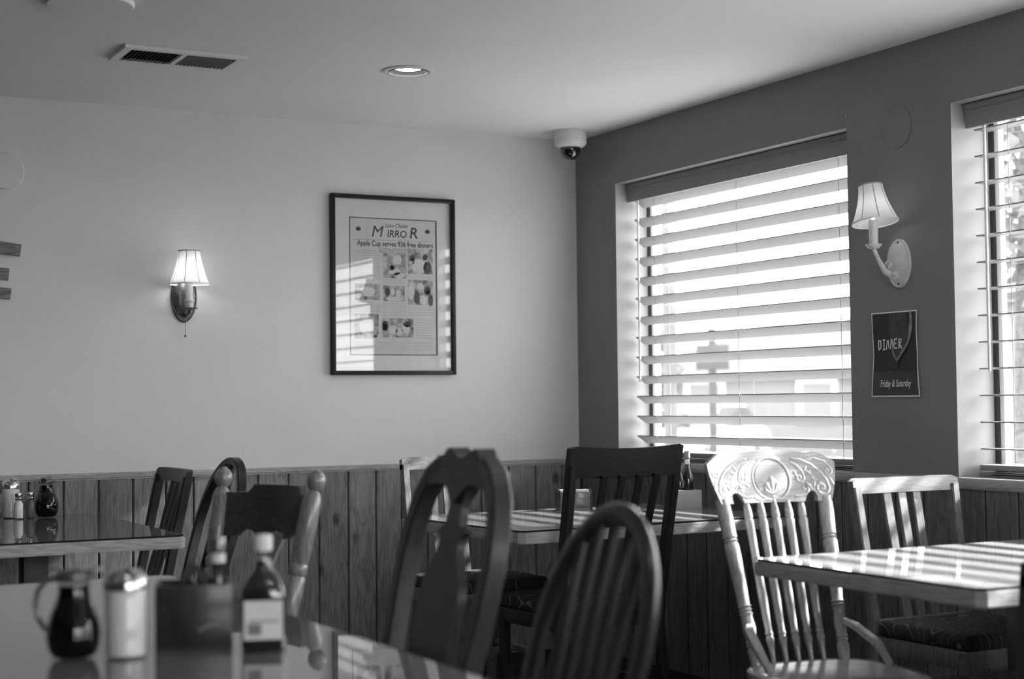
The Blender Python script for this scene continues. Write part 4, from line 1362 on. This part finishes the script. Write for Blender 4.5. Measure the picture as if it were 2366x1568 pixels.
M['pale'] = plain('pale_caddy_card', 0.55, 0.7, vary=0.05, scale=20)
caddy('pale box caddy holding bottles on the corner table', (-0.215, -1.205, TB), math.radians(-14), w=0.115, d=0.10, h=0.072, mat='pale', handle=False)
round_bottle('clear shouldered bottle at the left in the pale caddy', (-0.2415, -1.209, TB + 0.0075), 0.198, 0.021, M['chrome'])
round_bottle('taller dark bottle with pale neck band in the pale caddy', (-0.198, -1.205, TB + 0.0075), 0.222, 0.024, M['inkgrey'])

def napkin_box():
    t = thing('napkin_holder', 'small wooden napkin holder with rounded dark end on the corner table', 'napkin holder', (-0.655, -1.06, TB), math.radians(-20))
    n = 12
    prof = [(-0.035, 0.0), (0.035, 0.0)] + [(0.035 * math.cos(a), 0.050 + 0.038 * math.sin(a)) for a in [PI * i / n for i in range(n + 1)]]
    for s in (-1, 1):
        G().prism(prof, s * 0.066 - 0.005, s * 0.066 + 0.005, 'x').obj('end_panel', M['dark'], t)
    G().box(-0.061, 0.061, -0.030, 0.030, 0.0, 0.008).obj('base', M['brown_x'], t)
    G().box(-0.061, 0.061, -0.034, -0.028, 0.008, 0.074, 0.001).obj('front_panel', M['oak_x'], t)
    G().box(-0.061, 0.061, 0.028, 0.034, 0.008, 0.074, 0.001).obj('rear_panel', M['oak_x'], t)
    G().box(-0.058, 0.058, -0.026, 0.026, 0.009, 0.082, 0.002).obj('napkins', M['sugar'], t)
napkin_box()

# ------------------------------------------------------------------ outside: pavement, cars, sign, house, trees
GZ = -0.40
struct(G().box(-40, 90, -60, 90, GZ - 0.2, GZ).obj('ground', M['asphalt']))

def car(label, loc, rotz, paint, h=1.45):
    t = thing('parked_car', label, 'car', loc, rotz)
    Wd = 1.74
    # side profile along local x (front = +x), lofted across y
    low = [(-2.15, .32), (-2.2, .55), (-2.15, .85), (-1.95, .95), (-1.5, .98), (0.75, .98), (1.1, .95), (1.9, .82), (2.15, .66), (2.2, .42), (2.1, .28), (-2.1, .28)]
    b = G().prism(low, -Wd / 2, Wd / 2, 'y')
    bmesh.ops.bevel(b.bm, geom=list(b.bm.edges), offset=0.06, segments=2, affect='EDGES')
    b.obj('body', M[paint], t)
    def sec(y, k):
        return [Vector((x * (1 - .0 * k), y, z)) for x, z in ((-1.75, .96), (-1.25, h - .05), (-1.0, h), (0.05, h), (0.25, h - .04), (0.95, .96))]
    cab = G()
    s0 = sec(-Wd / 2 + .06, 0); s1 = sec(Wd / 2 - .06, 0)
    for p_ in (s0, s1):
        for v in p_:
            f = (v.z - .96) / (h - .96)
            v.y *= 1 - .16 * f
    V0 = [cab.bm.verts.new(v) for v in s0]; V1 = [cab.bm.verts.new(v) for v in s1]
    cab.bm.faces.new(V0); cab.bm.faces.new(list(reversed(V1)))
    for k in range(6):
        cab.bm.faces.new((V0[k], V1[k], V1[(k + 1) % 6], V0[(k + 1) % 6]))
    cab.obj('cabin_glass', M['carglass'], t)
    G().box(-1.22, 0.22, -0.66, 0.66, h - 0.02, h + 0.025, 0.015).obj('roof_panel', M[paint], t)
    for s in (-1, 1):
        for x in (-1.35, 1.35):
            m4 = Matrix.Translation((x, s * (Wd / 2 - 0.09), 0.31)) @ Matrix.Rotation(PI / 2, 4, 'X')
            w_ = G().lathe([(0.20, -0.10), (0.31, -0.09), (0.31, 0.09), (0.20, 0.10)], 24, m4).obj('wheel', M['tyre'], t)
            G().lathe([(0.19, -0.104), (0.19, 0.104)], 16, m4).obj('wheel_rim', M['chrome'], w_)
        G().box(0.62, 0.74, s * (Wd / 2 + 0.02) - 0.08, s * (Wd / 2 + 0.02) + 0.08, 0.96, 1.08, 0.02).obj('wing_mirror', M[paint], t)
        G().box(2.10, 2.19, s * 0.62 - 0.18, s * 0.62 + 0.18, 0.60, 0.72, 0.02).obj('headlamp', M['chrome'], t)
    return t
car('grey car parked outside beyond the corner window', (10.0, 16.5, GZ), math.radians(-112), 'carsilver')
car('white car parked farther off outside the corner window', (16.2, 22.3, GZ), math.radians(-150), 'carwhite')
car('white car parked outside the right-hand window', (9.6, 3.9, GZ), math.radians(160), 'carwhite', 1.40)

t = thing('street_sign', 'rectangular sign board on a post outside the corner window', 'sign', (6.632, 8.208, GZ), math.radians(-28))
G().box(-0.045, 0.045, -0.03, 0.03, 0.0, 2.40).obj('post', M['signface'], t)
G().box(-0.19, 0.19, -0.055, -0.032, 1.92, 2.21, 0.004).obj('panel', M['signface'], t)

t = thing('porch_post', 'pale square porch post just outside the corner window', 'post', (1.150, 0.915, GZ), 0)
G().box(-0.028, 0.028, -0.028, 0.028, 0.0, 2.95, 0.006).obj('shaft', M['postpaint'], t)
G().box(-0.05, 0.05, -0.05, 0.05, 0.0, 0.12, 0.006).obj('plinth', M['kerb'], t)
G().box(-0.05, 0.05, -0.05, 0.05, 2.95, 3.05, 0.006).obj('capital', M['kerb'], t)

def house(label, loc, rotz, w, d, h, rh):
    t = thing('house', label, 'house', loc, rotz)
    G().box(-w / 2, w / 2, -d / 2, d / 2, 0, h).obj('walls', M['siding'], t)
    G().prism([(-w / 2 - .4, h - .05), (w / 2 + .4, h - .05), (0, h + rh)], -d / 2 - .3, d / 2 + .3, 'y').obj('roof', M['roof'], t)
    for x in (-w * .3, 0.0, w * .3):
        f = G().box(x - .5, x + .5, -d / 2 - .06, -d / 2, 1.0, 2.1)
        f = f.obj('window', M['kerb'], t)
        G().box(x - .35, x + .35, -d / 2 - .075, -d / 2 - .061, 1.14, 1.96).obj('pane', M['siding'], f)
    G().box(w * .12 - .09, w * .12 + .09, -d / 2 - .9, -d / 2 - .72, 0, h - .1).obj('porch_column', M['kerb'], t)
    return t
house('low house with pitched roof far outside the corner window', (22.0, 26.0, GZ), math.radians(-30), 9, 6, 2.2, 1.6)
house('pale sided house outside the right-hand window', (17.5, 9.6, GZ), math.radians(-52), 8, 6, 3.0, 2.0)

def tree(label, loc, h, r, n, th=0.10, cz=0.62, sq=0.8, ls=0.16):
    t = thing('leafy_tree', label, 'tree', loc, random.uniform(0, 6), 'trees outside the windows')
    G().turned((0, 0, 0), (0.1, 0.05, h * 0.75), [(0, th * 1.3), (.1, th), (.6, th * .7), (1, th * .25)], 10).obj('trunk', M['bark'], t)
    gl = G()
    bm = gl.bm
    for _ in range(n):
        while True:
            p_ = Vector((random.uniform(-1, 1), random.uniform(-1, 1), random.uniform(-1, 1)))
            if 0.25 < p_.length < 1 and mnoise.noise(p_ * 2.2 + Vector((loc[0], 0, 0))) > -0.18:
                break
        c = Vector((p_.x * r, p_.y * r, h * cz + p_.z * r * sq + r * .2))
        a = Vector((random.gauss(0, 1), random.gauss(0, 1), random.gauss(0, 1))).normalized()
        b_ = a.orthogonal().normalized()
        s_ = ls * random.uniform(.6, 1.2)
        bm.faces.new([bm.verts.new(c - a * s_), bm.verts.new(c + b_ * s_ * .5), bm.verts.new(c + a * s_), bm.verts.new(c - b_ * s_ * .5)])
    me = bpy.data.meshes.new('foliage')
    bm.to_mesh(me); bm.free()
    me.materials.append(M['leaf'])
    o = link('foliage', me, t)
    o['kind'] = 'stuff'
    return t
tree('leafy tree hanging over the view in the right-hand window', (3.70, 0.72, GZ), 4.3, 0.95, 1300, ls=0.075)
tree('bushy tree behind the sign outside', (14.6, 23.4, GZ), 3.2, 1.7, 900)
tree('wide bush right of the sign outside', (21.5, 20.0, GZ), 2.6, 1.5, 900)
tree('tall tree far left outside the corner window', (22.0, 38.0, GZ), 5.0, 2.2, 900)
tree('round tree beyond the white car outside', (33.0, 32.0, GZ), 4.6, 2.3, 900)
